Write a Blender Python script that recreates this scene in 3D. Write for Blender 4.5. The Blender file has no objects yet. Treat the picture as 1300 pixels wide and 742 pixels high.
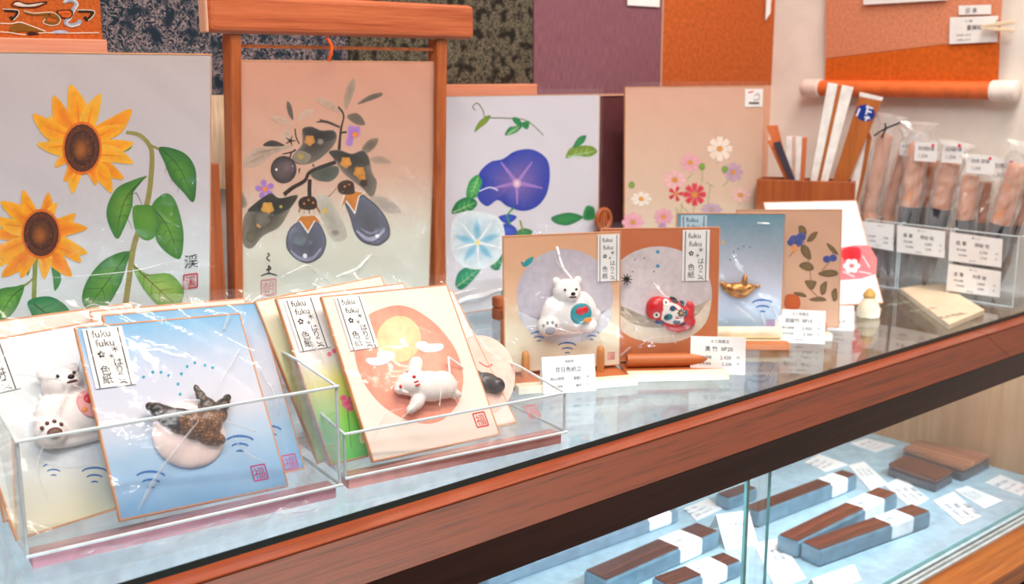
import bpy, bmesh, math, random
from mathutils import Vector, Matrix
from mathutils.geometry import tessellate_polygon
random.seed(7)
R = math.radians
SC = bpy.context.scene
COL = SC.collection

def lin(c):
    return tuple(((v/255)/12.92 if v/255 <= .04045 else ((v/255+.055)/1.055)**2.4) for v in c[:3])

# ------------------------------------------------------------------ camera
# world: x runs along the counter, y to its back, z up; the glass top is z = 0
FPX, HOR, VPX, CAMH = 1370., 95., 2300., .30
pitch = math.atan((371-HOR)/FPX)
psi = math.atan((VPX-650)/(FPX/math.cos(pitch)))
hd = Vector((math.cos(psi), math.sin(psi), 0)); rt = Vector((math.sin(psi), -math.cos(psi), 0)); zz = Vector((0, 0, 1))
fw = hd*math.cos(pitch)-zz*math.sin(pitch); upv = hd*math.sin(pitch)+zz*math.cos(pitch)
EYE = Vector((0, 0, CAMH))
cam = bpy.data.cameras.new('camera'); camo = bpy.data.objects.new('camera', cam); COL.objects.link(camo)
cam.sensor_width = 36; cam.lens = FPX/1300*36; cam.clip_start = .02
camo.matrix_world = Matrix(((rt.x, upv.x, -fw.x, EYE.x), (rt.y, upv.y, -fw.y, EYE.y), (rt.z, upv.z, -fw.z, EYE.z), (0, 0, 0, 1)))
cam.dof.use_dof = True; cam.dof.focus_distance = .86; cam.dof.aperture_fstop = 9
SC.camera = camo
# ------------------------------------------------------------------ light
SC.view_settings.view_transform = 'Standard'; SC.view_settings.look = 'None'
SC.view_settings.gamma = 1; SC.view_settings.exposure = 0.12; SC.view_settings.use_curve_mapping = False
SC.cycles.max_bounces = 14; SC.cycles.transparent_max_bounces = 40; SC.cycles.caustics_reflective = False; SC.cycles.sample_clamp_indirect = 6
w = bpy.data.worlds.new('shop_air'); SC.world = w; w.use_nodes = True
w.node_tree.nodes['Background'].inputs[0].default_value = (.93, .88, .86, 1)
w.node_tree.nodes['Background'].inputs[1].default_value = .24
def area(name, loc, target, sx, sy, energy, col):
    l = bpy.data.lights.new(name, 'AREA'); l.shape = 'RECTANGLE'; l.size = sx; l.size_y = sy; l.energy = energy; l.color = col
    o = bpy.data.objects.new(name, l); COL.objects.link(o); o.location = loc
    o.rotation_euler = (Vector(target)-Vector(loc)).to_track_quat('-Z', 'Y').to_euler(); return o
area('ceiling_or_added_lamp', (.35, .0, 1.55), (.45, .9, 0), 1.2, .12, 15, (1, .88, .78))
area('ceiling_or_added_lamp', (1.05, .25, 1.55), (1.3, .9, .1), .9, .12, 13, (1, .85, .74))
area('ceiling_or_added_lamp', (-.55, -.5, 1.5), (.4, .7, 0), 1.2, .3, 18, (.93, .97, 1))  # unseen cool light, added to brighten the trays at the left
area('case_lamp', (.75, .59, -.045), (.75, .86, -.24), 1.4, .02, 6, (.72, .90, 1))

# ------------------------------------------------------------------ survey: pixel of the photograph -> point on a real plane
def ray(px, py): return fw + rt*((px-650)/FPX) - upv*((py-371)/FPX)
def onz(px, py, z=0.):
    d = ray(px, py); return EYE+d*((z-EYE.z)/d.z)
def ony(px, py, y):
    d = ray(px, py); return EYE+d*(y/d.y)
def onx(px, py, x):
    d = ray(px, py); return EYE+d*(x/d.x)

# ------------------------------------------------------------------ materials
MATS = {}
def newmat(name):
    m = bpy.data.materials.new(name); m.use_nodes = True; nt = m.node_tree
    for n in list(nt.nodes): nt.nodes.remove(n)
    out = nt.nodes.new('ShaderNodeOutputMaterial'); MATS[name] = m
    return m, nt, out
def N(nt, t, **k):
    n = nt.nodes.new(t)
    for a, b in k.items():
        if a[0] == 'i' and a[1:].isdigit(): n.inputs[int(a[1:])].default_value = b
        else: setattr(n, a, b)
    return n
def L(nt, a, b): nt.links.new(a, b)
def bsdf(nt, out, rough=.5, spec=.5, col=None, metal=0.):
    b = nt.nodes.new('ShaderNodeBsdfPrincipled'); b.inputs['Roughness'].default_value = rough
    b.inputs['Specular IOR Level'].default_value = spec; b.inputs['Metallic'].default_value = metal
    if col: b.inputs['Base Color'].default_value = (*lin(col), 1)
    L(nt, b.outputs[0], out.inputs[0]); return b
def ramp(nt, stops, interp='LINEAR'):
    r = nt.nodes.new('ShaderNodeValToRGB'); e = r.color_ramp.elements; r.color_ramp.interpolation = interp
    while len(e) < len(stops): e.new(.5)
    for el, (p, c) in zip(e, stops): el.position = p; el.color = (*lin(c), 1)
    return r
def coords(nt, scale=(1, 1, 1), kind='Object'):
    t = nt.nodes.new('ShaderNodeTexCoord'); m = nt.nodes.new('ShaderNodeMapping'); m.inputs['Scale'].default_value = scale
    L(nt, t.outputs[kind], m.inputs[0]); return m.outputs[0]
def bump(nt, b, h, dist=.001, s=.3):
    n = nt.nodes.new('ShaderNodeBump'); n.inputs['Distance'].default_value = dist; n.inputs['Strength'].default_value = s
    L(nt, h, n.inputs['Height']); L(nt, n.outputs[0], b.inputs['Normal'])

def plain(name, col, rough=.6, spec=.4, var=0.06, sc=60, metal=0., bmp=0.):
    if name in MATS: return MATS[name]
    m, nt, out = newmat(name); b = bsdf(nt, out, rough, spec, metal=metal)
    no = N(nt, 'ShaderNodeTexNoise'); no.inputs['Scale'].default_value = sc; no.inputs['Detail'].default_value = 4
    L(nt, coords(nt), no.inputs[0])
    lo = tuple(max(0, c*(1-var)) for c in col); hi = tuple(min(255, c*(1+var)) for c in col)
    r = ramp(nt, [(.3, lo), (.7, hi)]); L(nt, no.outputs[0], r.inputs[0]); L(nt, r.outputs[0], b.inputs['Base Color'])
    if bmp: bump(nt, b, no.outputs[0], bmp, .5)
    return m
def wood(name, c1, c2, axis=0, rough=.35, sc=1., spec=.4, fine=1.):
    m, nt, out = newmat(name); b = bsdf(nt, out, rough, spec)
    s = [90*sc]*3; s[axis] = 3.2*sc
    no = N(nt, 'ShaderNodeTexNoise'); no.inputs['Scale'].default_value = 1; no.inputs['Detail'].default_value = 6; no.inputs['Roughness'].default_value = .65
    L(nt, coords(nt, tuple(s)), no.inputs[0])
    s2 = [420*sc]*3; s2[axis] = 14*sc
    n2 = N(nt, 'ShaderNodeTexNoise'); n2.inputs['Scale'].default_value = 1; n2.inputs['Detail'].default_value = 3
    L(nt, coords(nt, tuple(s2)), n2.inputs[0])
    mx = N(nt, 'ShaderNodeMath', operation='MULTIPLY_ADD'); mx.inputs[1].default_value = .45*fine; L(nt, n2.outputs[0], mx.inputs[0])
    L(nt, no.outputs[0], mx.inputs[2])
    r = ramp(nt, [(.45, c2), (.62, tuple((a+d)/2 for a, d in zip(c1, c2))), (.85, c1)]); L(nt, mx.outputs[0], r.inputs[0]); L(nt, r.outputs[0], b.inputs['Base Color'])
    bump(nt, b, mx.outputs[0], .0006, .25)
    return m
def film(name, rough=.1, haze=.03, ior=1.4, wr=40, st=.5, gain=1.6):
    m, nt, out = newmat(name)
    tr = N(nt, 'ShaderNodeBsdfTransparent'); gl = N(nt, 'ShaderNodeBsdfGlossy'); gl.inputs['Roughness'].default_value = rough
    fr = N(nt, 'ShaderNodeFresnel'); ge = N(nt, 'ShaderNodeNewGeometry'); io = N(nt, 'ShaderNodeMapRange'); io.inputs[3].default_value = ior; io.inputs[4].default_value = 1/ior
    L(nt, ge.outputs['Backfacing'], io.inputs[0]); L(nt, io.outputs[0], fr.inputs[0])   # thin sheet: the same reflectance from either side
    mu = N(nt, 'ShaderNodeMath', operation='MULTIPLY'); mu.use_clamp = True; mu.inputs[1].default_value = gain; L(nt, fr.outputs[0], mu.inputs[0])
    mx = N(nt, 'ShaderNodeMixShader'); L(nt, mu.outputs[0], mx.inputs[0]); L(nt, tr.outputs[0], mx.inputs[1]); L(nt, gl.outputs[0], mx.inputs[2])
    res = mx.outputs[0]
    if haze:
        df = N(nt, 'ShaderNodeBsdfDiffuse'); df.inputs[0].default_value = (.9, .93, .95, 1)
        m2 = N(nt, 'ShaderNodeMixShader'); m2.inputs[0].default_value = haze; L(nt, res, m2.inputs[1]); L(nt, df.outputs[0], m2.inputs[2]); res = m2.outputs[0]
    L(nt, res, out.inputs[0])
    if wr:
        no = N(nt, 'ShaderNodeTexNoise'); no.inputs['Scale'].default_value = wr; no.inputs['Detail'].default_value = 2; no.inputs['Distortion'].default_value = 1.5
        L(nt, coords(nt), no.inputs[0])
        bp = N(nt, 'ShaderNodeBump'); bp.inputs['Strength'].default_value = st; bp.inputs['Distance'].default_value = .004
        L(nt, no.outputs[0], bp.inputs['Height']); L(nt, bp.outputs[0], gl.inputs['Normal']); L(nt, bp.outputs[0], fr.inputs['Normal'])
    return m
def paintmat():
    m, nt, out = newmat('paint'); b = bsdf(nt, out, .75, .2)
    a = N(nt, 'ShaderNodeAttribute', attribute_name='Col')
    no = N(nt, 'ShaderNodeTexNoise'); no.inputs['Scale'].default_value = 170; no.inputs['Detail'].default_value = 5; L(nt, coords(nt), no.inputs[0])
    hs = N(nt, 'ShaderNodeHueSaturation'); r = N(nt, 'ShaderNodeMapRange'); r.inputs[3].default_value = .62; r.inputs[4].default_value = 1.38
    n2 = N(nt, 'ShaderNodeTexNoise'); n2.inputs['Scale'].default_value = 52; n2.inputs['Detail'].default_value = 3; L(nt, coords(nt), n2.inputs[0])
    av = N(nt, 'ShaderNodeMath', operation='MULTIPLY_ADD'); av.inputs[1].default_value = .9; L(nt, n2.outputs[0], av.inputs[0]); L(nt, no.outputs[0], av.inputs[2])
    sb = N(nt, 'ShaderNodeMath', operation='MULTIPLY'); sb.inputs[1].default_value = .53; L(nt, av.outputs[0], sb.inputs[0])
    L(nt, sb.outputs[0], r.inputs[0]); L(nt, r.outputs[0], hs.inputs['Value']); L(nt, a.outputs[0], hs.inputs['Color']); L(nt, hs.outputs[0], b.inputs['Base Color'])
    return m
PAINT = paintmat()
def paintgloss():
    m, nt, out = newmat('glazed_paint'); b = bsdf(nt, out, .3, .5)
    a = N(nt, 'ShaderNodeAttribute', attribute_name='Col'); L(nt, a.outputs[0], b.inputs['Base Color']); return m
GLAZE = paintgloss()
def gradpaper(name, stops, h, sc=150):
    """paper with a tint running up the sheet, on some cards painted warm and cool light (local z over the height h)"""
    m, nt, out = newmat(name); b = bsdf(nt, out, .8, .15)
    t = N(nt, 'ShaderNodeTexCoord'); s = N(nt, 'ShaderNodeSeparateXYZ'); L(nt, t.outputs['Object'], s.inputs[0])
    mr = N(nt, 'ShaderNodeMath', operation='DIVIDE'); mr.inputs[1].default_value = h; L(nt, s.outputs[2], mr.inputs[0])
    no = N(nt, 'ShaderNodeTexNoise'); no.inputs['Scale'].default_value = sc; no.inputs['Detail'].default_value = 5; L(nt, t.outputs['Object'], no.inputs[0])
    ad = N(nt, 'ShaderNodeMath', operation='MULTIPLY_ADD'); ad.inputs[1].default_value = .14; L(nt, no.outputs[0], ad.inputs[0])
    sb = N(nt, 'ShaderNodeMath', operation='SUBTRACT'); sb.inputs[1].default_value = .07; L(nt, mr.outputs[0], sb.inputs[0]); L(nt, sb.outputs[0], ad.inputs[2])
    r = ramp(nt, stops); L(nt, ad.outputs[0], r.inputs[0]); L(nt, r.outputs[0], b.inputs['Base Color']); return m

# ------------------------------------------------------------------ mesh builder
class MB:
    def __init__(s): s.v = []; s.f = []; s.m = []; s.c = []; s.mats = []; s.sm = []
    def mi(s, m):
        if m not in s.mats: s.mats.append(m)
        return s.mats.index(m)
    def add(s, vs, fs, mat, col=(255, 255, 255), cols=None, smooth=False):
        o = len(s.v); s.v += [tuple(v) for v in vs]; k = s.mi(mat)
        s.c += [(*lin(c), 1) for c in (cols if cols else [col]*len(vs))]
        for f in fs: s.f.append([i+o for i in f]); s.m.append(k); s.sm.append(smooth)
        return s
    def box(s, x0, x1, y0, y1, z0, z1, mat, M=None):
        vs = [Vector((x, y, z)) for z in (z0, z1) for y in (y0, y1) for x in (x0, x1)]
        if M: vs = [M@v for v in vs]
        return s.add(vs, [(0, 2, 3, 1), (4, 5, 7, 6), (0, 1, 5, 4), (2, 6, 7, 3), (0, 4, 6, 2), (1, 3, 7, 5)], mat)
    def prism(s, pts, mat, d):
        """pts: planar loop of 3D points, extruded by vector d"""
        n = len(pts); d = Vector(d); vs = [Vector(p) for p in pts]+[Vector(p)+d for p in pts]
        return s.add(vs, [list(range(n))[::-1], list(range(n, 2*n))]+[(i, (i+1) % n, n+(i+1) % n, n+i) for i in range(n)], mat)
    def tube(s, pts, rad, mat, seg=12, cap=True, col=(255, 255, 255)):
        pts = [Vector(p) for p in pts]; n = len(pts); rad = rad if isinstance(rad, (list, tuple)) else [rad]*n
        vs = []; prev = None
        for i, p in enumerate(pts):
            t = (pts[min(i+1, n-1)]-pts[max(i-1, 0)]).normalized()
            a = prev if prev else (Vector((0, 0, 1)) if abs(t.z) < .9 else Vector((1, 0, 0)))
            u = (a-t*a.dot(t)).normalized(); prev = u; v = t.cross(u)
            vs += [p+(u*math.cos(2*math.pi*k/seg)+v*math.sin(2*math.pi*k/seg))*rad[i] for k in range(seg)]
        fs = [(i*seg+k, i*seg+(k+1) % seg, (i+1)*seg+(k+1) % seg, (i+1)*seg+k) for i in range(n-1) for k in range(seg)]
        s.add(vs, fs, mat, col, smooth=True)
        if cap:
            s.add(vs[:seg], [list(range(seg))[::-1]], mat, col); s.add(vs[-seg:], [list(range(seg))], mat, col)
        return s
    def ell(s, c, r, mat, seg=16, rings=10, M=None, col=(255, 255, 255)):
        vs = []; c = Vector(c)
        for i in range(rings+1):
            a = math.pi*i/rings
            for k in range(seg):
                b = 2*math.pi*k/seg; v = Vector((r[0]*math.sin(a)*math.cos(b), r[1]*math.sin(a)*math.sin(b), r[2]*math.cos(a)))
                vs.append(c+(M@v if M else v))
        fs = [(i*seg+k, (i+1)*seg+k, (i+1)*seg+(k+1) % seg, i*seg+(k+1) % seg) for i in range(rings) for k in range(seg)]
        return s.add(vs, fs, mat, col, smooth=True)
    def build(s, name, parent=None, bevel=0., bseg=2):
        me = bpy.data.meshes.new(name); me.from_pydata([tuple(v) for v in s.v], [], s.f)
        for m in s.mats: me.materials.append(m)
        me.polygons.foreach_set('material_index', s.m); me.polygons.foreach_set('use_smooth', s.sm)
        ca = me.color_attributes.new('Col', 'FLOAT_COLOR', 'POINT')
        flat = [x for c in s.c for x in c]; ca.data.foreach_set('color', flat)
        bm = bmesh.new(); bm.from_mesh(me); bmesh.ops.remove_doubles(bm, verts=bm.verts, dist=1e-7) if PAINT not in s.mats else None
        bmesh.ops.recalc_face_normals(bm, faces=bm.faces) if PAINT not in s.mats else None
        bm.to_mesh(me); bm.free(); me.update()
        if any(s.sm) and PAINT not in s.mats: me.set_sharp_from_angle(angle=R(50))
        o = bpy.data.objects.new(name, me); COL.objects.link(o); o.parent = parent
        if bevel:
            b = o.modifiers.new('bevel', 'BEVEL'); b.width = bevel; b.segments = bseg; b.limit_method = 'ANGLE'; b.angle_limit = R(40)
        return o
def empty(name, loc=(0, 0, 0), M=None):
    o = bpy.data.objects.new(name, None); COL.objects.link(o); o.empty_display_size = .02
    if M: o.matrix_world = M
    else: o.location = loc
    return o
def tag(o, label, cat, group=None):
    o['label'] = label; o['category'] = cat
    if group: o['group'] = group
    return o
def struct(o, label=None):
    o['kind'] = 'structure'
    if label: o['label'] = label
    return o

def cr(pts, n=6, closed=True):
    """Catmull-Rom smoothing of a 2D loop"""
    out = []; k = len(pts)
    for i in range(k if closed else k-1):
        g = (lambda j: pts[j % k]) if closed else (lambda j: pts[min(max(j, 0), k-1)])
        p0, p1, p2, p3 = g(i-1), g(i), g(i+1), g(i+2)
        for j in range(n):
            t = j/n
            out.append(tuple(.5*((2*p1[a])+(-p0[a]+p2[a])*t+(2*p0[a]-5*p1[a]+4*p2[a]-p3[a])*t*t+(-p0[a]+3*p1[a]-3*p2[a]+p3[a])*t**3) for a in (0, 1)))
    if not closed: out.append(tuple(pts[-1]))
    return out
TXT = {}
def text2d(body):
    """outline of a string set in Blender's own font: (verts, faces) in em units"""
    if body not in TXT:
        cu = bpy.data.curves.new('lettering', 'FONT'); cu.body = body; cu.size = 1; cu.resolution_u = 2
        o = bpy.data.objects.new('lettering', cu); COL.objects.link(o)
        dg = bpy.context.evaluated_depsgraph_get(); me = o.evaluated_get(dg).to_mesh()
        TXT[body] = ([(v.co.x, v.co.y) for v in me.vertices], [list(p.vertices) for p in me.polygons])
        o.evaluated_get(dg).to_mesh_clear(); bpy.data.objects.remove(o); bpy.data.curves.remove(cu)
    return TXT[body]

class Sheet:
    """a flat sheet standing at its bottom centre: local x right, -y towards the viewer, z up the sheet"""
    def __init__(s, pos, yaw, lean, roll=0, name='card'):
        yaw, lean, roll = R(yaw), R(lean), R(roll)
        r0 = Vector((math.cos(yaw), math.sin(yaw), 0)); bk = Vector((-math.sin(yaw), math.cos(yaw), 0))
        u0 = zz*math.cos(lean)+bk*math.sin(lean)
        r = r0*math.cos(roll)+u0*math.sin(roll); u = -r0*math.sin(roll)+u0*math.cos(roll); b = u.cross(r)
        p = Vector(pos)
        s.M = Matrix(((r.x, b.x, u.x, p.x), (r.y, b.y, u.y, p.y), (r.z, b.z, u.z, p.z), (0, 0, 0, 1)))
        s.r, s.u, s.b, s.p = r, u, b, p
        s.root = empty(name, M=s.M)
    def uv(s, px, py):
        d = ray(px, py); t = (s.p-EYE).dot(s.b)/d.dot(s.b); q = EYE+d*t-s.p
        return (q.dot(s.r), q.dot(s.u))
class Painter:
    """flat print and brushwork: thin layers of colour lying on a sheet, one on top of the other"""
    def __init__(s, conv, off=.0003, step=2e-6, mat=None, height=None):
        s.conv = conv; s.z = off; s.step = step; s.mb = MB(); s.mat = mat or PAINT; s.h = height
    def pt(s, p):
        x, y = p; d = s.z+(s.h(x, y) if s.h else 0); return (x, -d, y)
    def _c(s, pts): return [s.conv(*p) for p in pts] if s.conv else pts
    def poly(s, pts, col, smooth=4, col2=None, raw=False):
        q = pts if raw else s._c(pts)
        if smooth: q = cr(q, smooth)
        s.z += s.step
        tri = tessellate_polygon([[Vector((x, y, 0)) for x, y in q]])
        cols = None
        if col2:
            ys = [y for x, y in q]; lo, hi = min(ys), max(ys)
            cols = [tuple(a+(b-a)*(y-lo)/(hi-lo+1e-9) for a, b in zip(col2, col)) for x, y in q]
        s.mb.add([s.pt(p) for p in q], [list(t) for t in tri], s.mat, col, cols); return s
    def blob(s, pts, cin, cout, smooth=4, rings=3, c=None, raw=False):
        """star-shaped patch with a wash from the inner to the outer colour"""
        q = pts if raw else s._c(pts)
        if smooth: q = cr(q, smooth)
        n = len(q); s.z += s.step
        cx, cy = (c if raw else s.conv(*c)) if c else (sum(p[0] for p in q)/n, sum(p[1] for p in q)/n)
        vs = [s.pt((cx, cy))]; cols = [cin]; fs = []
        for k in range(1, rings+1):
            t = k/rings
            for p in q:
                vs.append(s.pt((cx+(p[0]-cx)*t, cy+(p[1]-cy)*t))); cols.append(tuple(a+(b-a)*t**1.5 for a, b in zip(cin, cout)))
        for i in range(n): fs.append((0, 1+i, 1+(i+1) % n))
        for k in range(rings-1):
            a = 1+k*n; b = a+n
            for i in range(n): fs.append((a+i, b+i, b+(i+1) % n, a+(i+1) % n))
        s.mb.add(vs, fs, s.mat, cols=cols); return s
    def oval(s, cx, cy, rx, ry, cin, cout=None, rot=0, n=20, raw=False):
        a = R(rot); pts = [(cx+rx*math.cos(t)*math.cos(a)-ry*math.sin(t)*math.sin(a), cy+rx*math.cos(t)*math.sin(a)+ry*math.sin(t)*math.cos(a)) for t in [2*math.pi*k/n for k in range(n)]]
        return s.blob(pts, cin, cout or cin, smooth=0, raw=raw)
    def stroke(s, pts, wd, col, smooth=5, raw=False):
        q = pts if raw else s._c(pts)
        if not raw:
            a = s.conv(pts[0][0], pts[0][1]); b = s.conv(pts[0][0]+1, pts[0][1]); k = math.hypot(b[0]-a[0], b[1]-a[1])
        else: k = 1
        if smooth and len(q) > 2: q = cr(q, smooth, False)
        n = len(q); s.z += s.step; vs = []
        for i, p in enumerate(q):
            a, b = q[max(i-1, 0)], q[min(i+1, n-1)]; dx, dy = b[0]-a[0], b[1]-a[1]; l = math.hypot(dx, dy) or 1
            t = i/(n-1); wv = wd if not isinstance(wd, (list, tuple)) else wd[0]+(wd[1]-wd[0])*t if len(wd) == 2 else (wd[0]+(wd[1]-wd[0])*2*t if t < .5 else wd[1]+(wd[2]-wd[1])*(2*t-1))
            h = wv*k/2; vs += [s.pt((p[0]-dy/l*h, p[1]+dx/l*h)), s.pt((p[0]+dy/l*h, p[1]-dx/l*h))]
        s.mb.add(vs, [(2*i, 2*i+1, 2*i+3, 2*i+2) for i in range(n-1)], s.mat, col); return s
    def text(s, body, x, y, size, col=(30, 28, 28), wmax=None, center=False):
        """x, y: left end of the baseline in local metres"""
        v, f = text2d(body)
        if not v: return s
        x1 = max(p[0] for p in v); k = size
        k = kx = min(k, wmax/x1) if wmax else k
        if center: x -= x1*kx/2
        s.z += s.step
        s.mb.add([s.pt((x+a*kx, y+b*k)) for a, b in v], f, s.mat, col); return s
    def build(s, name, parent): return s.mb.build(name, parent)
def K(sc, ox, oy): return lambda *p: [(ox+x*sc, oy+y*sc) for x, y in p]

def fuse(name, parent, balls, mat, vox=.0012, smooth=4, base=None):
    """ellipsoids (centre, radii, tilt in the sheet) melted into one continuous skin"""
    mb = MB()
    for b in balls:
        c, r = b[0], b[1]; M = Matrix.Rotation(R(b[2]), 3, 'Y') if len(b) > 2 else None
        mb.ell(c, r, mat, 20, 12, M)
    o = mb.build(name, parent)
    md = o.modifiers.new('r', 'REMESH'); md.mode = 'VOXEL'; md.voxel_size = vox; md.use_smooth_shade = True
    sm = o.modifiers.new('s', 'SMOOTH'); sm.iterations = smooth; sm.factor = .5
    dg = bpy.context.evaluated_depsgraph_get(); me = bpy.data.meshes.new_from_object(o.evaluated_get(dg))
    old = o.data; o.modifiers.clear(); o.data = me; bpy.data.meshes.remove(old)
    if not me.materials: me.materials.append(mat)
    if base:
        a = me.color_attributes.get('Col') or me.color_attributes.new('Col', 'FLOAT_COLOR', 'POINT')
        if a.domain != 'POINT' or len(a.data) != len(me.vertices):
            me.color_attributes.remove(a); a = me.color_attributes.new('Col', 'FLOAT_COLOR', 'POINT')
        for i, vv in enumerate(me.vertices): a.data[i].color = (*lin(base(vv.co)), 1)
    me.update(); return o
# ------------------------------------------------------------------ materials of the place
WALL = plain('plaster', (238, 231, 221), .85, .2, .03, 25, bmp=.0006)
FLOOR = plain('floor_vinyl', (150, 120, 100), .5)
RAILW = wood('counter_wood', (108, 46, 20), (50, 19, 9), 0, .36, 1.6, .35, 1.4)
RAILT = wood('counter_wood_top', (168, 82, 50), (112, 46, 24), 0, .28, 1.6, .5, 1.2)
RAILD = wood('counter_wood_face', (52, 27, 24), (24, 12, 11), 0, .45, 1.1, .35)  # dark wood, with the shade of the vertical face put into the tone
SILLW = wood('sill_wood', (190, 112, 52), (128, 66, 26), 0, .3, 1.1)
ENDW = wood('end_wood', (176, 130, 92), (142, 96, 62), 2, .45, .8)
STANDW = wood('stand_wood', (184, 98, 50), (126, 58, 24), 2, .38, 1.0)
STANDX = wood('beam_wood', (200, 108, 66), (150, 66, 34), 0, .35, 1.6)
PALEW = wood('pale_wood', (238, 220, 190), (222, 196, 160), 0, .5, .8)
PEGW = wood('peg_wood', (206, 146, 90), (176, 108, 56), 2, .4, 1)
STRIPW = wood('mount_strip_wood', (226, 150, 118), (206, 118, 86), 0, .5, .8)
DARKW = wood('rosewood', (104, 56, 46), (52, 24, 20), 0, .07, 1.3, .9)
REDW = wood('red_sandalwood', (128, 62, 42), (66, 28, 20), 0, .07, 1.3, .9)
STRW = wood('striped_ebony', (190, 124, 92), (60, 32, 26), 1, .2, .9, .6)
GLASS = film('glass', .015, .0, 1.55, 0, 0, 1.15)
PANE = film('pane_glass', .01, .0, 1.5, 0, 0, 1.)
ACRYL = film('acrylic', .03, .02, 1.49, 12, .05, 1.3)
FILM = film('clear_film', .10, .02, 1.40, 34, .30, 1.0)
FOLD_GLARE = film('film_fold_glare', .18, .30, 1.6, 80, .5, 2.0)  # milky haze in the folds paints glare streaks on the film
ACEDGE = plain('acrylic_edge', (214, 226, 230), .15, .6)
TEAL = plain('glass_edge', (16, 52, 54), .15, .5)
TEALL = plain('pane_edge', (96, 160, 160), .12, .6)
SHELF = plain('shelf_glass', (168, 198, 212), .12, .5)
PAPER = plain('white_paper', (240, 238, 236), .8, .2, .015)
CARDB = plain('card_back', (232, 224, 212), .8, .2, .02)
EDGE = plain('card_rim', (214, 150, 104), .6, .3)
SLATE = plain('slate_reflection', (92, 124, 142), .12, .8, .1)  # blue-grey box sides: the lit shelf's reflection put into the colour
SLATED = plain('dark_reflection', (66, 72, 84), .12, .8, .1)  # block sides, with the shelf's reflection painted into the dark tone
BLACK = plain('black_void', (20, 16, 16), .8, .1)
PLASTER = plain('white_ornament', (238, 230, 226), .55, .3, .03, 120)

# ------------------------------------------------------------------ the room
def slab(name, x0, x1, y0, y1, z0, z1, m): return struct(MB().box(x0, x1, y0, y1, z0, z1, m).build(name))
slab('floor', -1.6, 1.6, -1.6, 1.25, -1.0, -.9, FLOOR)
slab('wall_back', -1.6, 1.60, 1.13, 1.25, -.9, 1.7, WALL)
slab('wall_right', 1.505, 1.60, -1.6, 1.13, -.9, 1.7, WALL)

# ------------------------------------------------------------------ the glass display counter
counter = empty('display_counter', (.6, .8, -.9)); CI = Matrix.Translation((-.6, -.8, .9))
tag(counter, 'long glass-topped display counter with a reddish wooden front rail', 'counter')
def cpart(mb, name, bevel=0., par=None):
    o = mb.build(name, par or counter, bevel); o.data.transform(CI) if not par else o.data.transform(CI); return o
ZS = -.26
prof = [(.611, -.0062), (.592, -.0062), (.562, -.0275)]
pface = [(.562, -.0277), (.562, -.0575), (.574, -.0575), (.574, -.034), (.600, -.022), (.611, -.015), (.611, -.0064), (.592, -.0066)]
seam = 1.248
for xa, xb in ((-.35, seam-.0006), (seam+.0006, 1.498)):
    full = prof+[(.574, -.034), (.600, -.022), (.611, -.015)]
    cpart(MB().prism([(xa, y, z) for y, z in [(.6108, -.0068), (.5922, -.0068), prof[2], (.5735, -.0275), (.60, -.015)]], RAILW, (xb-xa, 0, 0)), 'front_rail', .0006)
    cpart(MB().box(xa, xb, .5918, .6110, -.0066, -.0046, RAILT), 'rail_top', .0008)
cpart(MB().box(-.35, 1.498, .5625, .574, -.0575, -.028, RAILD), 'rail_face')
# glass top: dark bevelled front edge
g = MB(); g.box(-.35, 1.498, .6125, 1.105, -.008, 0, GLASS)
cpart(g, 'glass_top')
cpart(MB().box(-.35, 1.498, .6113, .6124, -.0080, -.0002, TEAL), 'glass_top_edge')
cpart(MB().box(-.35, 1.498, 1.106, 1.126, -.8, .0, plain('case_lining', (196, 204, 208), .6)), 'back_panel')
cpart(MB().box(1.4985, 1.5045, .55, 1.105, -.8, -.009, ENDW), 'end_panel')
cpart(MB().box(-.36, -.351, .55, 1.105, -.8, -.009, ENDW), 'end_panel')
cpart(MB().box(-.35, 1.498, .588, 1.104, ZS-.010, ZS, SHELF), 'glass_shelf')
cpart(MB().box(-.35, 1.498, .5845, .5878, ZS-.010, ZS, TEALL), 'shelf_edge')
cpart(MB().box(-.35, 1.498, .513, .5645, ZS-.03, ZS-.003, SILLW), 'sill', .002)
for ya, yb in ((.5648, .5685), (.5722, .5755), (.5795, .584)):
    cpart(MB().box(-.35, 1.498, ya, yb, ZS-.012, ZS-.002, ACEDGE), 'sliding_track')
cpart(MB().box(-.35, 1.498, .56, 1.104, -.88, ZS-.035, BLACK), 'lower_cabinet')
cpart(MB().tube([(-.3, .592, -.036), (1.47, .592, -.036)], .006, plain('lamp_tube', (240, 245, 250), .3)), 'lamp_tube')
xl = ony(974.5, 660, .570).x; xr = ony(949, 660, .577).x
p = cpart(MB().box(-.348, xl, .5690, .5718, ZS-.008, -.0577, PANE), 'sliding_pane')
cpart(MB().box(xl+.0001, xl+.0011, .5690, .5718, ZS-.008, -.0577, TEALL), 'pane_edge', par=None)
p = cpart(MB().box(xr, 1.495, .5760, .5790, ZS-.008, -.0577, PANE), 'sliding_pane')
cpart(MB().box(xr-.0042, xr-.0001, .5760, .5790, ZS-.008, -.0577, TEALL), 'pane_edge')

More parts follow.
